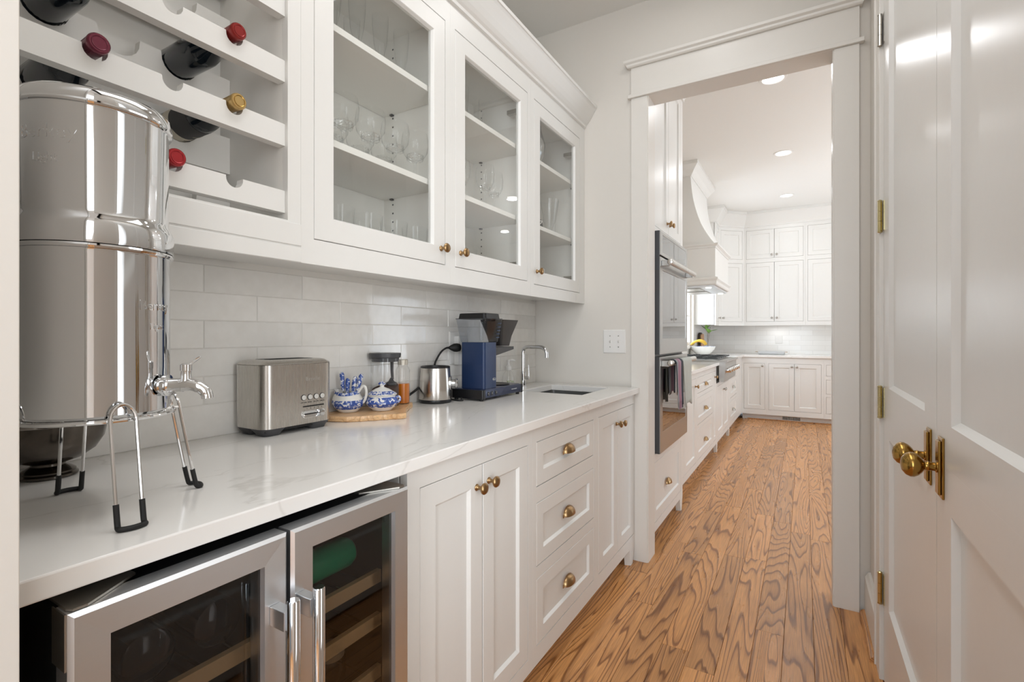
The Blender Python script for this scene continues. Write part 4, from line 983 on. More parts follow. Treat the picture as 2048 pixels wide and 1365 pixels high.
# coffee maker
mo = (-1.22, 1.86, ZC)
t = thing('coffee_maker', 'navy blue filter coffee maker with clear water tank and black basket', 'coffee maker', mo)
bm = bm_new()
rings(bm, [[(x, y, z) for x, y in rrect(-1.300+d, -1.140-d, 1.700+d, 2.035-d, .022)] for z, d in ((.924, .006), (.926, .002), (.954, 0), (.961, .003), (.963, .008))]); obj('base', bm, simple('navy_base', lin((34, 44, 72)), .25, .2), t, smooth=True)
bm = bm_new(); rings(bm, [[(x, y, z) for x, y in rrect(-1.302, -1.1385, 1.698, 1.722, .008)] for z in (.922, .960)]); obj('end_cap', bm, BLACK, t, smooth=True)
bm = bm_new(); rings(bm, [[(x, y, z) for x, y in rrect(-1.302, -1.1385, 2.018, 2.037, .008)] for z in (.922, .960)]); obj('end_cap', bm, BLACK, t, smooth=True)
for x, y in ((-1.155, 1.712), (-1.155, 2.01), (-1.285, 1.712), (-1.285, 2.01)):
    bm = bm_new(); lathe(bm, [(.008, .914), (.009, .925)], (x, y, 0), seg=12); obj('foot', bm, RUBBER, t)
bm = bm_new(); rings(bm, [[(x, y, z) for x, y in rrect(-1.270, -1.148, 1.722, 1.822, .012)] for z in (.9632, 1.158)]); obj('tower', bm, NAVY, t, smooth=True)
bm = bm_new()
rings(bm, [[(x, y, z) for x, y in rrect(-1.210-w_, -1.210+w_, 1.775-l_, 1.775+l_, .014)] for z, w_, l_ in ((1.1585, .062, .056), (1.163, .064, .058), (1.2575, .080, .068))], cap1=False); obj('water_tank', bm, RESV, t, smooth=True)
bm = bm_new(); rings(bm, [[(x, y, z) for x, y in rrect(-1.210-w_, -1.210+w_, 1.775-l_, 1.775+l_, .014)] for z, w_, l_ in ((1.2575, .082, .070), (1.2595, .082, .070), (1.260, .071, .062), (1.280, .068, .059), (1.2815, .064, .055))]); obj('tank_lid', bm, BLACK, t, smooth=True)
for k in range(5):
    bm = bm_new(); z = 1.178+k*.015; w_ = .0675+(z-1.163)*.17; box(bm, -1.210+w_+.0004, -1.210+w_+.0012, 1.800, 1.825, z, z+.0018); obj('tank_mark', bm, simple('blue_mark', lin((70, 90, 130)), .5), t)
bm = bm_new(); tube(bm, [(-1.21, 1.79, 1.165), (-1.21, 1.79, 1.245)], .008, 12); obj('riser_tube', bm, GLASSW, t, smooth=True)
bm = bm_new(); box(bm, -1.235, -1.185, 1.835, 1.90, 1.252, 1.268); obj('outlet_arm', bm, BLACK, t, bevel=.003)
bm = bm_new(); rings(bm, [[(x, y, z) for x, y in rrect(-1.210-w_, -1.210+w_, 1.940-l_, 1.940+l_, .012)] for z, w_, l_ in ((1.140, .034, .040), (1.185, .042, .048), (1.250, .060, .072), (1.258, .062, .074))]); obj('filter_basket', bm, simple('basket_black', lin((46, 42, 40)), .4), t, smooth=True)
bm = bm_new(); box(bm, -1.225, -1.195, 1.996, 2.014, 1.165, 1.215); obj('basket_handle', bm, BLACK, t, bevel=.002)
bm = bm_new(); rings(bm, [[(-1.26, 1.822, z0), (-1.16, 1.822, z0), (-1.16, 1.985, z1), (-1.26, 1.985, z1)] for z0, z1 in ((1.098, 1.124), (1.136, 1.137))]); obj('basket_arm', bm, simple('arm_black', lin((50, 46, 44)), .4), t)
bm = bm_new(); lathe(bm, [(.062, .9632), (.064, .966), (.058, .968), (.052, .9655), (.002, .966)], (-1.22, 1.925, 0), seg=32); obj('hot_plate', bm, BLACK, t, smooth=True)
for k, y in enumerate((1.742, 1.768, 1.80)):
    bm = bm_new(); box(bm, -1.1402, -1.1385, y-.008, y+.008, .934, .951); sw = obj('switch', bm, BLACK, t, bevel=.001)
    bm = bm_new(); lathe(bm, [(.0016, 0), (.0016, .001)], (-1.1388, y+.004*(k-1), .943), (1, 0, 0), 8); obj('light', bm, WHITEPL, sw)
textobj('lettering', 'moccamaster', .009, WHITEPL, t, facing_x((-1.1396, 1.955, .945)), .0001)
textobj('lettering', 'moc', .010, WHITEPL, t, facing_x((-1.1476, 1.796, 1.000)), .0001)
bm = bm_new(); lathe(bm, [(.0115, 0), (.0115, .0006), (.0105, .0006), (.0105, 0)], (-1.1478, 1.798, 1.000), (1, 0, 0), 24, cap=False)
for v in bm.verts: v.co.z = 1.0+(v.co.z-1.0)*.55
obj('emblem_ring', bm, WHITEPL, t)
# soap bottle
bo = (-1.315, 2.195, ZC)
t = thing('soap_bottle', 'clear pump soap bottle with white pump and green lettering', 'soap bottle', bo)
bm = bm_new(); lathe(bm, [(.030, 0), (.033, .003), (.033, .045), (.030, .065), (.022, .082), (.013, .092), (.013, .100)], bo, seg=28); obj('bottle', bm, GLASSW, t, smooth=True)
bm = bm_new(); lathe(bm, [(.030, .003), (.0315, .026), (.002, .027)], bo, seg=24); obj('soap', bm, simple('pale_soap', lin((214, 214, 176)), .2), t, smooth=True)
bm = bm_new(); lathe(bm, [(.016, .096), (.017, .100), (.016, .114), (.010, .120), (.007, .126), (.007, .139), (.009, .141), (.009, .148), (.002, .150)], bo, seg=24); tube(bm, [(bo[0], bo[1], bo[2]+.145), (bo[0]+.02, bo[1]+.012, bo[2]+.147), (bo[0]+.031, bo[1]+.019, bo[2]+.142)], [.006, .005, .0035], 10); obj('pump', bm, WHITEPL, t, smooth=True)
bm = bm_new(); tube(bm, [(bo[0], bo[1], bo[2]+.10), (bo[0], bo[1], bo[2]+.01)], .0022, 6); obj('dip_tube', bm, WHITEPL, t)
def wsoap(co_):
    th = math.radians(-38)+co_.x/.0335; r = .0335+co_.z
    return Vector((bo[0]+r*math.cos(th), bo[1]+r*math.sin(th), bo[2]+.036+co_.y))
textobj('lettering', 'YOH', .020, simple('green_print', lin((120, 150, 60)), .5), t, None, ext=.0002, fn=wsoap)

# outlets with plug and cord
F_T = Fr((-1.3687, 0), (0, 1), (1, 0))
t = thing('wall_outlet', 'white double outlet on the tiles behind the coffee maker', 'outlet', (-1.3687, 1.825, 1.13))
bm = bm_new(); rings(bm, [[F_T.p(1.825+sx*w_, n, 1.130+sz*h_) for sx, sz in ((-1, -1), (1, -1), (1, 1), (-1, 1))] for w_, h_, n in ((.058, .075, 0), (.058, .075, .003), (.054, .071, .0055))]); obj('plate', bm, WHITEPL, t)
bm = bm_new(); fbox(bm, F_T, 1.800, 1.868, .005, .030, 1.055, 1.185); obj('adapter', bm, WHITEPL, t, bevel=.002)
for dz in (1.085,):
    for da_, hh in ((-.006, .004), (.006, .004)):
        bm = bm_new(); fbox(bm, F_T, 1.834+da_-.001, 1.834+da_+.001, .0300, .0306, dz-hh, dz+hh); obj('socket_slot', bm, BLACK, t)
    bm = bm_new(); lathe(bm, [(.002, .030), (.002, .0306)], F_T.p(1.834, 0, dz-.010), F_T.n, 8); obj('socket_slot', bm, BLACK, t)
t = thing('power_cord', 'black power cord with plug rising from behind the steel appliance', 'cord', (-1.345, 1.64, .92))
bm = bm_new(); lathe(bm, [(.006, -.03), (.012, -.018), (.018, -.004), (.019, .010), (.017, .022), (.004, .024)], (-1.318, 1.745, 1.134), (.35, .93, 0), 20); obj('plug', bm, RUBBER, t, smooth=True)
bm = bm_new(); tube(bm, smoothcurve([(-1.329, 1.716, 1.134), (-1.333, 1.700, 1.132), (-1.338, 1.676, 1.118), (-1.344, 1.655, 1.09), (-1.350, 1.645, 1.06), (-1.360, 1.650, 1.0), (-1.361, 1.66, .95), (-1.355, 1.68, .9195), (-1.335, 1.70, .919)], 6), .0042, 8); obj('cable', bm, RUBBER, t, smooth=True)
t = thing('appliance_cord', 'black cord running from the steel drum appliance towards the wall', 'cord', (-1.352, 1.50, .92))
bm = bm_new(); tube(bm, smoothcurve([(-1.350, 1.545, .975), (-1.354, 1.53, .965), (-1.358, 1.50, .95), (-1.360, 1.47, .935), (-1.360, 1.465, .9195)], 6), .005, 8); obj('cable', bm, RUBBER, t, smooth=True)
t = thing('power_cord', 'thin black cord coiled between the steel appliance and coffee maker', 'cord', (-1.22, 1.675, .917))
bm = bm_new(); tube(bm, smoothcurve([(-1.245, 1.694, .925), (-1.235, 1.680, .9175), (-1.222, 1.672, .9175), (-1.235, 1.660, .9175), (-1.27, 1.668, .9175), (-1.31, 1.69, .9175)], 6), .0028, 8); obj('cable', bm, RUBBER, t, smooth=True)

# gravity water filter on its wire stand
fo = Vector((-.955, .340, 0)); R_ = .0945
t = thing('water_filter', 'large polished steel two-tier gravity water filter on the worktop', 'water filter', (-.955, .340, 1.064))
bm = bm_new(); lathe(bm, [(.060, 1.0662), (R_-.004, 1.0662), (R_, 1.070), (R_, 1.308), (R_+.001, 1.3105)], fo, seg=72); obj('lower_chamber', bm, MIRROR, t, smooth=True)
bm = bm_new(); lathe(bm, [(R_, 1.3105), (R_+.004, 1.311), (R_+.0055, 1.314), (R_+.004, 1.317), (R_, 1.3175)], fo, seg=72); obj('lower_rim', bm, MIRROR, t, smooth=True)
bm = bm_new(); lathe(bm, [(R_-.002, 1.3178), (R_+.0045, 1.3182), (R_+.0055, 1.322), (R_+.0055, 1.346), (R_+.003, 1.354), (R_-.001, 1.360), (R_-.002, 1.366), (R_-.002, 1.512), (R_-.001, 1.514)], fo, seg=72); obj('upper_chamber', bm, MIRROR, t, smooth=True)
bm = bm_new(); lathe(bm, [(R_-.001, 1.514), (R_+.0025, 1.5145), (R_+.004, 1.517), (R_+.003, 1.520)], fo, seg=72, cap=False); obj('upper_rim', bm, MIRROR, t, smooth=True)
bm = bm_new(); lathe(bm, [(R_+.0030, 1.5195), (R_+.0034, 1.522), (R_+.0020, 1.534), (R_-.004, 1.540), (.05, 1.545), (.012, 1.548), (.010, 1.555), (.016, 1.562), (.014, 1.570), (.002, 1.573)], fo, seg=72); obj('lid', bm, MIRROR, t, smooth=True)
def wrapf(r0, ang, z):
    def f(c):
        th = ang+c.x/r0; r = r0+c.z
        return Vector((fo.x+r*math.cos(th), fo.y+r*math.sin(th), z+c.y))
    return f
textobj('embossing', 'Berkey', .028, MIRROR, t, None, ext=.0005, fn=wrapf(R_-.0018, math.radians(-58), 1.470))
textobj('embossing', 'Light', .018, MIRROR, t, None, ext=.0005, fn=wrapf(R_-.0018, math.radians(-58), 1.434))
textobj('embossing', 'Berkey', .022, MIRROR, t, None, ext=.0005, fn=wrapf(R_+.0002, math.radians(30), 1.232))
textobj('embossing', 'Light', .014, MIRROR, t, None, ext=.0005, fn=wrapf(R_+.0002, math.radians(30), 1.200))
# spigot
sa = math.radians(37); sd = Vector((math.cos(sa), math.sin(sa), 0)); zc = 1.107
sp0 = fo+sd*R_+Vector((0, 0, zc))
sg_ = bpy.data.objects.new('spigot', None)
bm = bm_new(); lathe(bm, [(.013, -.002), (.013, .004), (.017, .0045), (.017, .010), (.012, .0105), (.0105, .014), (.0105, .032)], sp0, sd, 24)
tube(bm, smoothcurve([sp0+sd*.026, sp0+sd*.042+Vector((0, 0, .001)), sp0+sd*.056+Vector((0, 0, -.003)), sp0+sd*.066+Vector((0, 0, -.012)), sp0+sd*.068+Vector((0, 0, -.021))], 5), [.0105]*6+[.0100]*5+[.0092]*5+[.0085]*5, 16)
lathe(bm, [(.0095, .004), (.0075, .012), (.0070, .022), (.0072, .023)], sp0+sd*.036, (0, 0, 1), 18); sg = obj('spigot', bm, CHROME, t, smooth=True)
bm = bm_new(); lathe(bm, [(.0082, .0235), (.0082, .033), (.006, .0345), (.001, .035)], sp0+sd*.036, (0, 0, 1), 18)
c0 = sp0+sd*.038+Vector((0, 0, .030)); lv = (sd*.75+Vector((0, 0, .6))).normalized(); sidev = Vector((-sd.y, sd.x, 0)); up = lv.cross(sidev)
rings(bm, [[c0+lv*l+sidev*w_*math.cos(a)+up*.0015*math.sin(a) for a in [2*PI*k/12 for k in range(12)]] for l, w_ in ((0, .003), (.008, .0045), (.016, .0065), (.022, .006), (.025, .003))]); obj('tap_lever', bm, CHROME, sg, smooth=True)
# wire stand
t = thing('wire_stand', 'chrome wire stand with black rubber feet holding the water filter', 'stand', (-.955, .340, ZC))
bm = bm_new(); tube(bm, [fo+Vector((.100*math.cos(a), .100*math.sin(a), 1.0625)) for a in [2*PI*k/56 for k in range(57)]], .0028, 8, cap=False); obj('ring', bm, CHROME, t, smooth=True)
bm = bm_new(); tube(bm, [fo+Vector((.086*math.cos(a), .086*math.sin(a), 1.0625)) for a in [2*PI*k/56 for k in range(57)]], .0024, 8, cap=False); obj('ring', bm, CHROME, t, smooth=True)
for k in range(4):
    a = math.radians(-4+90*k); rd = Vector((math.cos(a), math.sin(a), 0)); td = Vector((-rd.y, rd.x, 0)); w_ = .0155
    def pp(r, s, z): return fo+rd*r+td*s+Vector((0, 0, z))
    bm = bm_new()
    tube(bm, smoothcurve([pp(.132, -w_, .935), pp(.112, -w_, 1.045), pp(.108, -w_*.95, 1.070), pp(.106, -w_*.55, 1.082), pp(.106, 0, 1.0865), pp(.106, w_*.55, 1.082), pp(.108, w_*.95, 1.070), pp(.112, w_, 1.045), pp(.132, w_, .935)], 5), .0026, 8); lg = obj('leg', bm, CHROME, t, smooth=True)
    for s in (-1, 1):
        bm = bm_new(); tube(bm, [pp(.086, s*w_*.9, 1.0625), pp(.111, s*w_*.98, 1.0635)], .0024, 6); obj('strut', bm, CHROME, lg, smooth=True)
    bm = bm_new()
    tube(bm, smoothcurve([pp(.1295, -w_, .950), pp(.135, -w_, .924), pp(.138, -w_, .9185), pp(.144, -w_*.9, .9180), pp(.148, 0, .9180), pp(.144, w_*.9, .9180), pp(.138, w_, .9185), pp(.135, w_, .924), pp(.1295, w_, .950)], 5), .0038, 10); obj('rubber_foot', bm, RUBBER, lg, smooth=True)
# silver pedestal bowl behind the filter
so2 = (-1.262, .372, ZC)
t = thing('silver_bowl', 'tarnished silver pedestal bowl standing behind the water filter', 'bowl', so2)
bm = bm_new(); lathe(bm, [(.042, 0), (.045, .002), (.045, .006), (.041, .009), (.0415, .012), (.036, .016), (.026, .022), (.026, .026), (.050, .034), (.072, .050), (.085, .072), (.090, .098), (.091, .104), (.089, .104), (.083, .072), (.068, .050), (.04, .034), (.002, .030)], so2, seg=48); obj('bowl', bm, TARNISH, t, smooth=True)

# ------------------------------------------------------------------ kitchen: tall oven cabinet and double wall oven
XT = -.720; FTc = Fr((XT, 0), (0, 1), (1, 0))
t = thing('tall_oven_cabinet', 'tall white cabinet housing the wall oven just beyond the doorway', 'cabinet', (XT, 3.12, 0))
faceframe(FTc, t, 2.7355, 3.530, ZR, 2.86, [(2.765, 3.475, .135, .475), (2.775, 3.465, .52, 1.775), (2.775, 3.4655, 1.802, 2.79)])
carcass(FTc, t, 2.7355, 3.530, -.655, -.026, ZR, .505, name='body'); carcass(FTc, t, 2.7355, 3.530, -.655, -.026, 1.79, 2.86, name='body')
bm = bm_new(); fbox(bm, FTc, 2.7355, 2.752, -.655, -.021, .5055, 1.7895); fbox(bm, FTc, 3.514, 3.530, -.655, -.021, .5055, 1.7895); obj('side_panel', bm, PAINT, t)
shaker('drawer', FTc, t, 2.765, 3.475, .135, .475, st=.06, hw='cup', hp=(3.10, .302))
shaker('door', FTc, t, 2.775, 3.120, 1.802, 2.79, hw='knob', hp=(3.085, 1.868)); shaker('door', FTc, t, 3.120, 3.4655, 1.802, 2.79, hw='knob', hp=(3.155, 1.868))
bm = bm_new(); fbox(bm, FTc, 2.7355, 3.50, -.655, -.075, 0, ZR-.0005); obj('toe_kick', bm, PAINT, t)
bm = bm_new(); hexa(bm, [FTc.p(3.465, -.03, 0), FTc.p(3.500, -.03, 0), FTc.p(3.500, 0, 0), FTc.p(3.472, 0, 0), FTc.p(3.44, -.03, ZR), FTc.p(3.530, -.03, ZR), FTc.p(3.530, 0, ZR), FTc.p(3.445, 0, ZR)]); obj('foot', bm, PAINT, t)
t = thing('wall_oven', 'stainless steel double wall oven with two tubular handles', 'oven', (-.70, 3.12, .53))
bm = bm_new(); box(bm, -1.30, -.723, 2.79, 3.45, .53, 1.76); obj('oven_box', bm, BLACK, t)
FO = Fr((-.680, 0), (0, 1), (1, 0))
bm = bm_new(); fbox(bm, FO, 2.755, 3.487, -.037, -.0355, .535, 1.765); obj('trim_plate', bm, BLACK, t)
for zz in ((.536, 1.068), (1.083, 1.765)):
    bm = bm_new(); box(bm, -.7165, -.684, 2.7530, 2.7565, *zz); obj('side_edge', bm, GREYP, t)
def ovenpanel(name, z0, z1, gz0, gz1, hz=None):
    bm = bm_new(); i0, i1 = 2.757, 3.485
    o = [(i0, i1, z0, z1)]
    def lp(a, b, c, d, n): return [FO.p(a, n, c), FO.p(b, n, c), FO.p(b, n, d), FO.p(a, n, d)]
    g0, g1 = i0+.052, i1-.052
    rings(bm, [lp(i0, i1, z0, z1, -.035), lp(i0, i1, z0, z1, -.001), lp(i0+.001, i1-.001, z0+.001, z1-.001, 0), lp(g0, g1, gz0, gz1, 0), lp(g0, g1, gz0, gz1, -.0015)], cap0=True, cap1=False)
    d = obj(name, bm, STEELO, t)
    bm = bm_new(); fbox(bm, FO, g0, g1, -.006, -.0014, gz0, gz1); obj('glass', bm, MIRROR_G, d)
    if hz:
        bm = bm_new(); lathe(bm, [(.012, 2.775), (.0155, 2.777), (.0155, 3.467), (.012, 3.469)], FO.p(0, .048, hz), (0, 1, 0), 24)
        obj('handle', bm, STEELV, d, smooth=True)
        for a in (2.800, 3.440):
            bm = bm_new(); fbox(bm, FO, a-.013, a+.013, 0, .040, hz-.020, hz+.012); obj('handle_bracket', bm, STEELO, d, bevel=.002)
    return d
MIRROR_G = simple('dark_mirror_glass', lin((150, 150, 150)), .02, 1.0)
ovenpanel('control_panel', 1.632, 1.765, 1.650, 1.748)
ovenpanel('door', 1.083, 1.622, 1.170, 1.552, 1.592)
ovenpanel('door', .536, 1.068, .650, 1.000, 1.035)
def towel(name, label, y0, y1, zf, zb, mat, r=.0185):
    tt = thing('dish_towel', label, 'towel', (-.632, (y0+y1)/2, 1.035)); bm = bm_new(); rows = []
    cx, cz = -.632, 1.035; prof = []
    for k in range(11): prof.append((cx-r-.002, zb+(cz-zb)*k/10))
    for k in range(1, 8): a = PI-PI*k/8; prof.append((cx+r*math.cos(a), cz+r*math.sin(a)))
    for k in range(11): prof.append((cx+r+.002, cz+(zf-cz)*k/10))
    nn = 22
    for i, (x, z) in enumerate(prof):
        row = []
        for j in range(nn+1):
            u = j/nn; drop = min(1, abs(z-cz)/.25) if z < cz else 0
            wob = .008*math.sin(u*PI*5+.5)*drop*(1 if x > cx else -.3)
            yy = y0+(y1-y0)*(u if drop == 0 else (.5+(u-.5)*(1-.22*drop)))
            row.append(bm.verts.new((x+max(wob, -.004)+(.004*drop if x > cx else 0), yy, z-(0.012*math.sin(u*7+1)*drop if i in (0, len(prof)-1) else 0))))
        rows.append(row)
    for a, b in zip(rows[:-1], rows[1:]):
        for j in range(nn): bm.faces.new((a[j], a[j+1], b[j+1], b[j]))
    o = obj('cloth', bm, mat, tt, smooth=True); md = o.modifiers.new('thick', 'SOLIDIFY'); md.thickness = .0025; md.offset = 0
    if name == 'fringe':
        bm = bm_new()
        for k in range(14):
            yy = y0+.03+(y1-y0-.06)*k/13; tube(bm, [(cx+r+.006, yy, zf+.004), (cx+r+.008, yy+.004, zf-.028)], .0022, 5)
        obj('fringe', bm, mat, tt)['kind'] = 'stuff'
    return tt
towel('fringe', 'mauve and charcoal striped dish towel with fringe on the oven handle', 2.835, 3.005, .80, .86, TOWELM)
towel('plain', 'pale grey dish towel hanging over the lower oven handle', 3.020, 3.270, .775, .84, TOWELG)

# ------------------------------------------------------------------ kitchen: base run on the left wall
FK = Fr((-.768, 0), (0, 1), (1, 0))
def kbase(F, label, a0, a1, opens, depth=.60, toe=True, feet=(), z0=ZR+.004):
    c = F.p((a0+a1)/2, 0, 0); t = thing('base_cabinet', label, 'cabinet', (c.x, c.y, 0))
    faceframe(F, t, a0, a1, z0, ZT, opens); carcass(F, t, a0, a1, -depth, -.026, z0+.002, ZT-.0005)
    bm = bm_new(); fbox(bm, F, a0, a1, -depth, -.08, 0, z0+.002); obj('toe_kick', bm, PAINT, t)
    for f in feet:
        bm = bm_new(); s = -1 if f > (a0+a1)/2 else 1
        rings(bm, [[F.p(f, n, 0), F.p(f, n, z0), F.p(f+s*.085, n, z0), F.p(f+s*.045, n, 0)] for n in (-.03, 0)]); obj('foot', bm, PAINT, t)
    return t
t = kbase(FK, 'white kitchen base cabinet with one wide door and a narrow panel by the oven', 3.5305, 4.3195, [(3.60, 3.80, .14, .835), (3.84, 4.290, .14, .835)])
shaker('door', FK, t, 3.60, 3.80, .14, .835, st=.045); shaker('door', FK, t, 3.84, 4.290, .14, .835, hw='knob', hp=(4.255, .77))
t = kbase(FK, 'white kitchen base cabinet with three cup-pull drawers before the rangetop', 4.320, 5.1745, [(4.35, 5.145, .70, .835), (4.35, 5.145, .435, .665), (4.35, 5.145, .14, .40)])
for z0, z1 in ((.70, .835), (.435, .665), (.14, .40)): shaker('drawer', FK, t, 4.35, 5.145, z0, z1, hw='cup', hp=(4.75, (z0+z1)/2-.01), hmat=BRASS)
t = kbase(FK, 'narrow white pull-out cabinet left of the rangetop', 5.175, 5.385, [(5.20, 5.36, .14, .835)])
shaker('door', FK, t, 5.20, 5.36, .14, .835, st=.04, hw='knob', hp=(5.28, .775))
ZR2 = .70
t = thing('range_cabinet', 'white two-door cabinet on feet under the rangetop', 'cabinet', (-.766, 5.90, 0))
faceframe(FK, t, 5.3855, 6.42, ZR+.004, .700, [(5.47, 6.34, .14, .665)]); carcass(FK, t, 5.3855, 6.42, -.60, -.026, ZR+.006, .70)
shaker('door', FK, t, 5.47, 5.905, .14, .665, hw='knob', hp=(5.87, .60), hmat=NICKEL); shaker('door', FK, t, 5.905, 6.34, .14, .665, hw='knob', hp=(5.94, .60), hmat=NICKEL)
bm = bm_new(); fbox(bm, FK, 5.3855, 6.42, -.60, -.08, 0, ZR+.006); obj('toe_kick', bm, PAINT, t)
for f, s in ((5.43, -1), (6.38, -1)):
    bm = bm_new(); rings(bm, [[FK.p(f+.01, n, 0), FK.p(f+.03, n, ZR+.004), FK.p(f+s*.040, n, ZR+.004), FK.p(f+s*.025, n, 0)] for n in (-.03, 0)]); obj('foot', bm, PAINT, t)
t = kbase(FK, 'white kitchen base cabinet with stacked drawers past the rangetop', 6.4205, 7.20, [(6.47, 7.14, .70, .835), (6.47, 7.14, .43, .66), (6.47, 7.14, .14, .39)])
for z0, z1 in ((.70, .835), (.43, .66), (.14, .39)): shaker('drawer', FK, t, 6.47, 7.14, z0, z1, hw='cup', hp=(6.80, (z0+z1)/2), hmat=NICKEL)
YB = 7.78
t = kbase(FK, 'plain white filler cabinet in the far left corner', 7.2005, YB, [])
# rangetop
t = thing('rangetop', 'stainless steel gas rangetop with black grates and front knobs', 'cooktop', (-1.05, 5.90, .86))
bm = bm_new(); rings(bm, [[(-.7475, y, .715), (-.700, y, .715), (-.688, y, .905), (-.672, y, .918), (-.672, y, .932), (-.7475, y, .932)] for y in (5.43, 6.37)]); obj('front_panel', bm, STEELO, t)
bm = bm_new(); box(bm, -1.33, -.7478, 5.432, 6.368, .9145, .934); obj('burner_tray', bm, STEELO, t)
for k in range(6):
    y = 5.52+k*.152; bm = bm_new(); lathe(bm, [(.030, -.006), (.030, .004), (.026, .006), (.025, .046), (.022, .052), (.002, .053)], (-.695, y, .830), (1, 0, .06), 20); obj('knob', bm, CHROME, t, smooth=True)
for k in range(3):
    y0 = 5.445+k*.308; bm = bm_new()
    for yy in (y0, y0+.295): box(bm, -1.31, -.765, yy-.006, yy+.006, .946, .960)
    for xx in (-1.30, -1.17, -1.04, -.91, -.775): box(bm, xx-.006, xx+.006, y0+.0061, y0+.2889, .946, .960)
    box(bm, -1.31, -.765, y0+.142, y0+.153, .9475, .9585)
    obj('grate', bm, STEELG, t)
# kitchen worktops
bm = bm_new(); slab(bm, [-1.3795, -.7485, -.742], [2.7365, 3.5], .8845, .9140); bm.free()
bm = bm_new(); V_ = [(-1.3795, 3.5305), (-.745, 3.5305), (-.745, 5.4295), (-1.3795, 5.4295)]
prism(bm, V_, .8845, .9140); o = obj('worktop', bm, QUARTZ, bevel=.002); tag(o, 'white quartz worktop between the wall oven and the rangetop', 'worktop')
bm = bm_new(); prism(bm, [(-1.3795, 6.3705), (-.745, 6.3705), (-.745, YB-.022), (1.70, YB-.022), (1.70, 8.4495), (-1.3795, 8.4495)], .8845, .9140)
o = obj('worktop', bm, QUARTZ, bevel=.002); tag(o, 'L-shaped white quartz worktop turning along the far kitchen wall', 'worktop')
# far base run
FB = Fr((0, YB), (1, 0), (0, -1))
ZF = ZR-.006
t = kbase(FB, 'white corner base cabinet with one door at the far left', -.7675, -.4500, [(-.742, -.472, .15, .80)], depth=.66, z0=ZF)
shaker('door', FB, t, -.742, -.472, .15, .80, hw='knob', hp=(-.505, .765), hmat=NICKEL)
t = kbase(FB, 'white base cabinet with two doors on the far kitchen wall', -.4495, .225, [(-.429, .199, .15, .80)], depth=.66, z0=ZF)
shaker('door', FB, t, -.429, -.115, .15, .80, hw='knob', hp=(-.145, .76), hmat=NICKEL); shaker('door', FB, t, -.115, .199, .15, .80, hw='knob', hp=(-.083, .76), hmat=NICKEL)
t = kbase(FB, 'white base cabinet with stacked drawers half hidden by the door frame', .2255, .85, [(.25, .82, .65, .80), (.25, .82, .41, .60), (.25, .82, .15, .37)], depth=.66, z0=ZF)
for z0, z1 in ((.65, .80), (.41, .60), (.15, .37)): shaker('drawer', FB, t, .25, .82, z0, z1, hw='cup', hp=(.535, (z0+z1)/2), hmat=NICKEL)
t = kbase(FB, 'white base cabinet with two doors farthest right on the far wall', .8505, 1.69, [(.88, 1.66, .15, .80)], depth=.66, z0=ZF)
shaker('door', FB, t, .88, 1.27, .15, .80, hw='knob', hp=(1.235, .76), hmat=NICKEL); shaker('door', FB, t, 1.27, 1.66, .15, .80, hw='knob', hp=(1.305, .76), hmat=NICKEL)
t = thing('toe_kick_vent', 'grey metal air vent grille in the toe kick of the far cabinets', 'vent', (-.15, YB+.08, .01))
bm = bm_new(); fbox(bm, FB, -.285, -.020, -.0795, -.077, .006, .072); obj('frame', bm, WHITEPL, t)
bm = bm_new(); fbox(bm, FB, -.262, -.045, -.0768, -.0762, .018, .062); obj('backing', bm, VOID, t)
for k in range(16):
    bm = bm_new(); a = -.258+k*.0138; fbox(bm, FB, a, a+.005, -.0760, -.0735, .018, .062); obj('louvre', bm, NICKEL, t)
bm = bm_new(); box(bm, -.70, 1.69, YB+.060, YB+.0795, 0, .012); struct('trim_14', bm, OAK)
# far backsplash: joints too fine to pick apart from here
def finetile():
    m, nt, b = newmat('small_tile')
    tc = nt.nodes.new('ShaderNodeTexCoord'); sp = nt.nodes.new('ShaderNodeSeparateXYZ'); cb = nt.nodes.new('ShaderNodeCombineXYZ')
    L(nt, tc.outputs['Object'], sp.inputs[0])
    s = N(nt, 'ShaderNodeMath', operation='ADD'); L(nt, sp.outputs[0], s.inputs[0]); L(nt, sp.outputs[1], s.inputs[1])
    L(nt, s.outputs[0], cb.inputs[0]); L(nt, sp.outputs[2], cb.inputs[1])
    br = nt.nodes.new('ShaderNodeTexBrick'); br.inputs['Scale'].default_value = 1; br.inputs['Brick Width'].default_value = .30; br.inputs['Row Height'].default_value = .0745
    br.inputs['Mortar Size'].default_value = .0016; br.inputs['Color1'].default_value = lin((246, 243, 238)); br.inputs['Color2'].default_value = lin((240, 236, 230)); br.inputs['Mortar'].default_value = lin((222, 218, 212))
    L(nt, cb.outputs[0], br.inputs[0]); L(nt, br.outputs[0], b.inputs['Base Color']); b.inputs['Roughness'].default_value = .15
    return m
FTILE = finetile()
kf = bpy.data.objects['wall_kitchen_far']; kl = bpy.data.objects['wall_kitchen_left']
bm = bm_new(); box(bm, -1.371, 1.70, 8.441, 8.4495, .9145, 1.40); obj('tile_field', bm, FTILE, kf)
bm = bm_new(); box(bm, -1.3795, -1.3715, 3.54, 6.53, .9145, 1.04); box(bm, -1.3795, -1.3715, 3.54, 6.50, 1.04, 1.75); box(bm, -1.3795, -1.3715, 7.485, 8.4495, .9145, 1.40); obj('tile_field', bm, FTILE, kl)

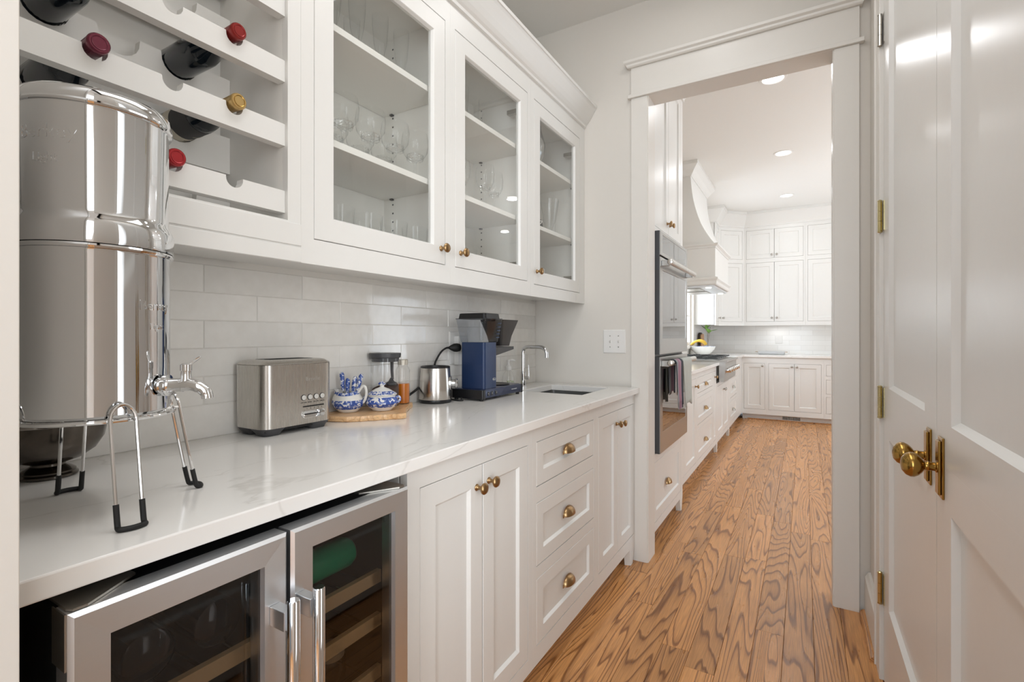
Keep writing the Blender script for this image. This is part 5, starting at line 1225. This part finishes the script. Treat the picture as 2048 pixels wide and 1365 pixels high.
# ------------------------------------------------------------------ kitchen: upper cabinets, crown, hood
YU = 8.12; FV = Fr((0, YU), (1, 0), (0, -1)); ZU0 = 1.335; ZU1 = 2.80
def kupper(F, label, a0, a1, doors, depth, hm=NICKEL, knobs=None, name='wall_cabinet'):
    c = F.p((a0+a1)/2, 0, ZU0); t = thing(name, label, 'cabinet', tuple(c))
    xs = [d[0] for d in doors]+[doors[-1][1]]
    opens = [(xs[0], xs[-1], 1.392, 2.259), (xs[0], xs[-1], 2.318, 2.740)]
    faceframe(F, t, a0, a1, ZU0, ZU1, opens); carcass(F, t, a0, a1, -depth, -.026, ZU0+.01, ZU1)
    for k, (x0, x1) in enumerate(doors):
        kx = (x1-.032 if k == 0 else x0+.032) if len(doors) > 1 else (knobs or x1-.032)
        shaker('door', F, t, x0, x1, 1.392, 2.259, hw='knob', hp=(kx, 1.448), hmat=hm); shaker('door', F, t, x0, x1, 2.318, 2.740, hw='knob', hp=(kx, 2.365), hmat=hm)
    return t
kupper(FV, 'white two-door wall cabinet with small doors above, left on the far wall', -.7695, .0145, [(-.742, -.373), (-.373, -.008)], .327)
kupper(FV, 'white wall cabinet on the far wall partly hidden by the door frame', .0155, .84, [(.043, .425), (.425, .81)], .327)
kupper(FV, 'white wall cabinet farthest right on the far wall', .8405, 1.69, [(.87, 1.265), (1.265, 1.66)], .327)
dl = math.hypot(.305, .305); FD = Fr((-1.075, 7.8145), (.7071, .7071), (.7071, -.7071))
t = kupper(FD, 'white diagonal corner wall cabinet between the two wall cabinet runs', .0, dl, [(.03, dl-.03)], .10, knobs=.062)
FLu = Fr((-1.075, 0), (0, 1), (1, 0))
kupper(FLu, 'narrow white wall cabinet beside the range wall window', 7.50, 7.8135, [(7.53, 7.79)], .303, knobs=7.76)
# crown mouldings
kcp = [(0, 2.79), (.010, 2.792), (.012, 2.81), (.030, 2.835), (.055, 2.87), (.085, 2.915), (.110, 2.955), (.120, 2.96), (.120, 2.9995), (-.02, 2.9995), (-.02, 2.79)]
bm = bm_new(); fprof(bm, FV, -.770, 1.69, kcp, m0=-.4142); struct('trim_15', bm, PAINT)
bm = bm_new(); fprof(bm, FD, 0, dl, kcp, m0=-.4142, m1=-.4142); struct('trim_16', bm, PAINT)
bm = bm_new(); fprof(bm, FLu, 7.50, 7.8145, kcp, m0=1, m1=-.4142); struct('trim_17', bm, PAINT)
F7 = Fr((0, 7.50), (1, 0), (0, -1)); bm = bm_new(); fprof(bm, F7, -1.38, -1.075, kcp, m1=1); struct('trim_18', bm, PAINT)
bm = bm_new(); fprof(bm, FTc, 2.736, 3.53, kcp, m1=1); F35 = Fr((0, 3.530), (1, 0), (0, 1)); struct('trim_19', bm, PAINT)
bm = bm_new(); fprof(bm, F35, -1.38, -.72, kcp, m1=1); struct('trim_20', bm, PAINT)
# range hood
HY0, HY1 = 5.43, 6.43
t = thing('range_hood', 'white plastered range hood with a curved chimney and mouldings', 'range hood', (-1.05, 5.93, 1.72))
bm = bm_new()
def hb(x, z, e=0): return [(-1.379, HY0-e, z), (x, HY0-e, z), (x, HY1+e, z), (-1.379, HY1+e, z)]
rings(bm, [hb(-.785, 1.795), hb(-.785, 2.092)]); obj('hood_box', bm, PAINT, t)
bm = bm_new(); curve = [(-.791, 2.135), (-.825, 2.180), (-.859, 2.233), (-.892, 2.290), (-.923, 2.353), (-.953, 2.435), (-.978, 2.521), (-.997, 2.60), (-1.011, 2.685), (-1.021, 2.78), (-1.027, 2.880), (-1.027, 2.93)]
rings(bm, [[(-1.379, y, 2.135)]+[(x, y, z) for x, z in curve]+[(-1.379, y, 2.93)] for y in (HY0+.004, HY1-.004)]); obj('chimney', bm, PAINT, t, smooth=True)
def ledge(name, x, prof):
    bm = bm_new(); rings(bm, [hb(x+e, z, e) for e, z in prof]); obj(name, bm, PAINT, t)
ledge('upper_moulding', -.785, [(.002, 2.0925), (.006, 2.096), (.008, 2.108), (.028, 2.122), (.030, 2.134), (.004, 2.1348)])
ledge('lower_moulding', -.785, [(.004, 1.712), (.012, 1.722), (.014, 1.750), (.028, 1.770), (.028, 1.786), (.002, 1.7945)])
hc = [(0, 2.86), (.010, 2.862), (.012, 2.872), (.024, 2.885), (.045, 2.92), (.075, 2.955), (.085, 2.965), (.085, 2.9995)]
bm = bm_new(); rings(bm, [hb(-1.027+e, z, e) for e, z in hc]); obj('crown', bm, PAINT, t)
bm = bm_new(); box(bm, -1.34, -.80, HY0+.03, HY1-.03, 1.690, 1.7115); obj('steel_insert', bm, STEEL, t)
bm = bm_new(); box(bm, -1.20, -.95, HY0+.08, HY0+.42, 1.684, 1.6895); obj('baffle_filter', bm, NICKEL, t, bevel=.003)
bm = bm_new(); box(bm, -1.20, -.95, HY0+.52, HY0+.86, 1.684, 1.6895); obj('baffle_filter', bm, NICKEL, t, bevel=.003)
for y in (5.50, 6.36):
    bm = bm_new(); lathe(bm, [(.028, 1.683), (.028, 1.689)], (-.86, y, 0), seg=16); obj('hood_lamp', bm, EMIT, t)

# ------------------------------------------------------------------ kitchen: smaller things
bo2 = (-1.205, 7.22, ZC)
t = thing('fruit_bowl', 'large white salad bowl with blue patterned inside near the window', 'bowl', bo2)
bm = bm_new(); lathe(bm, [(.075, 0), (.08, .004), (.07, .012), (.10, .03), (.150, .085), (.166, .125), (.163, .125), (.146, .085), (.09, .034), (.002, .028)], bo2, seg=40); obj('bowl', bm, CERAM, t, smooth=True)
bm = bm_new(); lathe(bm, [(.1465, .090), (.1615, .1245)], bo2, seg=40, cap=False); obj('printed_band', bm, BW_ALL, t, smooth=True)
for k in range(3):
    st = (bo2[0]-.05+.004*k, bo2[1]-.06+.034*k, bo2[2]+.125+.004*k)
    pts = smoothcurve([(st[0]-.09+.01*k, st[1]-.03, st[2]+.02), (st[0]-.06, st[1]-.02, st[2]+.05), (st[0], st[1]-.01, st[2]+.075), (st[0]+.06, st[1], st[2]+.06), (st[0]+.095, st[1]+.01, st[2]+.02)], 4)
    n_ = len(pts); tb = thing('banana', 'ripe yellow banana in the white salad bowl, %s' % ('front one', 'middle one', 'rear one')[k], 'banana', st, 'bananas in the bowl')
    bm = bm_new(); tube(bm, pts, [.0150*math.sin(PI*min(1, max(.08, i/(n_-1)*.9+.06)))**.5+.002 for i in range(n_)], 8); obj('fruit', bm, BANANA, tb, smooth=True)
    bm = bm_new(); tube(bm, [pts[0], tuple(Vector(pts[0])+Vector((-.02, -.005, -.018)))], .005, 6); obj('stem', bm, simple('banana_stem', lin((110, 90, 60)), .7), tb)
vo = (-1.20, 7.62, ZC)
t = thing('plant_vase', 'glass bud vase with a small leafy cutting by the window', 'plant', vo)
bm = bm_new(); lathe(bm, [(.03, 0), (.034, .004), (.030, .06), (.016, .14), (.014, .24), (.018, .25), (.0165, .25), (.012, .14), (.026, .06), (.002, .01)], vo, seg=20); obj('vase', bm, GLASSW, t, smooth=True)
for k, (dx_, dy_, hh) in enumerate(((-.015, 0, .42), (.03, .01, .40), (.0, .02, .45))):
    bm = bm_new(); tube(bm, smoothcurve([(vo[0], vo[1], vo[2]+.02), (vo[0]+dx_*.2, vo[1], vo[2]+.2), (vo[0]+dx_, vo[1]+dy_, vo[2]+hh)], 4), .003, 6); obj('stalk', bm, simple('brown_stalk', lin((110, 95, 85)), .7), t)
rl = random.Random(5)
for k in range(12):
    a = rl.uniform(0, 2*PI); base_ = Vector((vo[0]+rl.uniform(-.02, .03), vo[1], vo[2]+.30+.018*k)); ln = rl.uniform(.10, .15); el = rl.uniform(.1, 1.1)
    d_ = Vector((math.cos(a)*math.cos(el), math.sin(a)*math.cos(el), math.sin(el))); sd_ = d_.cross(Vector((0, 0, 1))).normalized()*.030; up_ = sd_.cross(d_).normalized()*.006
    bm = bm_new(); c_ = [base_, base_+d_*ln*.35+sd_, base_+d_*ln*.7+sd_*.8, base_+d_*ln, base_+d_*ln*.7-sd_*.8, base_+d_*ln*.35-sd_]; m0 = [base_+d_*ln*.35-up_, base_+d_*ln*.7-up_]
    v = [bm.verts.new(p) for p in c_]; m_ = [bm.verts.new(p) for p in m0]
    for f in ((v[0], v[1], m_[0]), (v[1], v[2], m_[1], m_[0]), (v[2], v[3], m_[1]), (v[3], v[4], m_[1]), (v[4], v[5], m_[0], m_[1]), (v[5], v[0], m_[0])): bm.faces.new(f)
    obj('leaf', bm, LEAF, t)
for k, (y, c_, lab) in enumerate(((7.90, (96, 80, 70), 'dark wooden cutting board leaning in the far left corner, rear one'), (7.86, (206, 160, 120), 'light wooden cutting board leaning in the far left corner, front one'))):
    t = thing('cutting_board', lab, 'cutting board', (-1.345+.04*k, y, ZC))
    xb = -1.352+.040*k; bm = bm_new(); rings(bm, [[(xb+q, yy, .9145), (xb-.008+q, yy, .9145+.30-.02*k), (xb-.008+q, yy+.06, .9145+.32-.02*k), (xb-.008+q, yy+.16, .9145+.32-.02*k), (xb-.008+q, yy+.20, .9145+.30-.02*k), (xb+q, yy+.20, .9145)] for q, yy in ((0, y-.08-.05*k), (.018, y-.08-.05*k))])
    obj('board', bm, simple('board_wood_%d' % k, lin(c_), .5, tint=.3), t)
t = thing('wire_rack_mat', 'low grey rolled drying rack on the far worktop', 'drying rack', (-.41, 8.20, ZC))
bm = bm_new(); box(bm, -.59, -.24, 8.12, 8.34, .9142, .958); obj('mat', bm, GREYCL, t, bevel=.015)
for x in (-.62, -.21):
    bm = bm_new(); tube(bm, [(x, 8.14, .95), (x, 8.32, .95)], .004, 6); tube(bm, [(x, 8.23, .95), (x+(.04 if x < -.4 else -.04), 8.23, .945)], .004, 6); obj('end_rod', bm, BRASS, t)
t = thing('wall_outlet', 'white outlet plate on the tiles above the far worktop', 'outlet', (-.325, 8.4408, 1.13)); FW2 = Fr((0, 8.4408), (1, 0), (0, -1))
bm = bm_new(); fbox(bm, FW2, -.372, -.280, 0, .006, 1.072, 1.188); obj('plate', bm, WHITEPL, t, bevel=.002)
for dz in (1.108, 1.152):
    bm = bm_new(); fbox(bm, FW2, -.342, -.310, .0062, .008, dz-.014, dz+.014); obj('socket', bm, WHITEPL, t)
# recessed ceiling lights
def downlight(x, y, H, label, r=.066):
    t = thing('ceiling_light', label, 'ceiling light', (x, y, H))
    bm = bm_new(); lathe(bm, [(r+.022, -.0002), (r+.021, -.004), (r+.004, -.006), (r, -.0002)], (x, y, H), seg=32, cap=False); obj('trim_ring', bm, WHITEPL, t, smooth=True)
    bm = bm_new(); lathe(bm, [(r, -.0012), (r, -.0004)], (x, y, H), seg=32); obj('lens', bm, EMIT, t)
KL = ['recessed ceiling light nearest the doorway, cut by the door header', 'middle recessed light of the kitchen ceiling row', 'farthest recessed light of the kitchen ceiling row', 'recessed kitchen light right of the doorway view, near', 'recessed kitchen light right of the doorway view, middle', 'recessed kitchen light at the far right of the kitchen']
for (x, y), l in zip(KITCHEN_LIGHTS, KL): downlight(x, y, KH, l)
for (x, y), l in zip(PANTRY_LIGHTS, ['recessed pantry ceiling light near the end wall', 'recessed pantry ceiling light near the camera']): downlight(x, y, CH, l, .055)
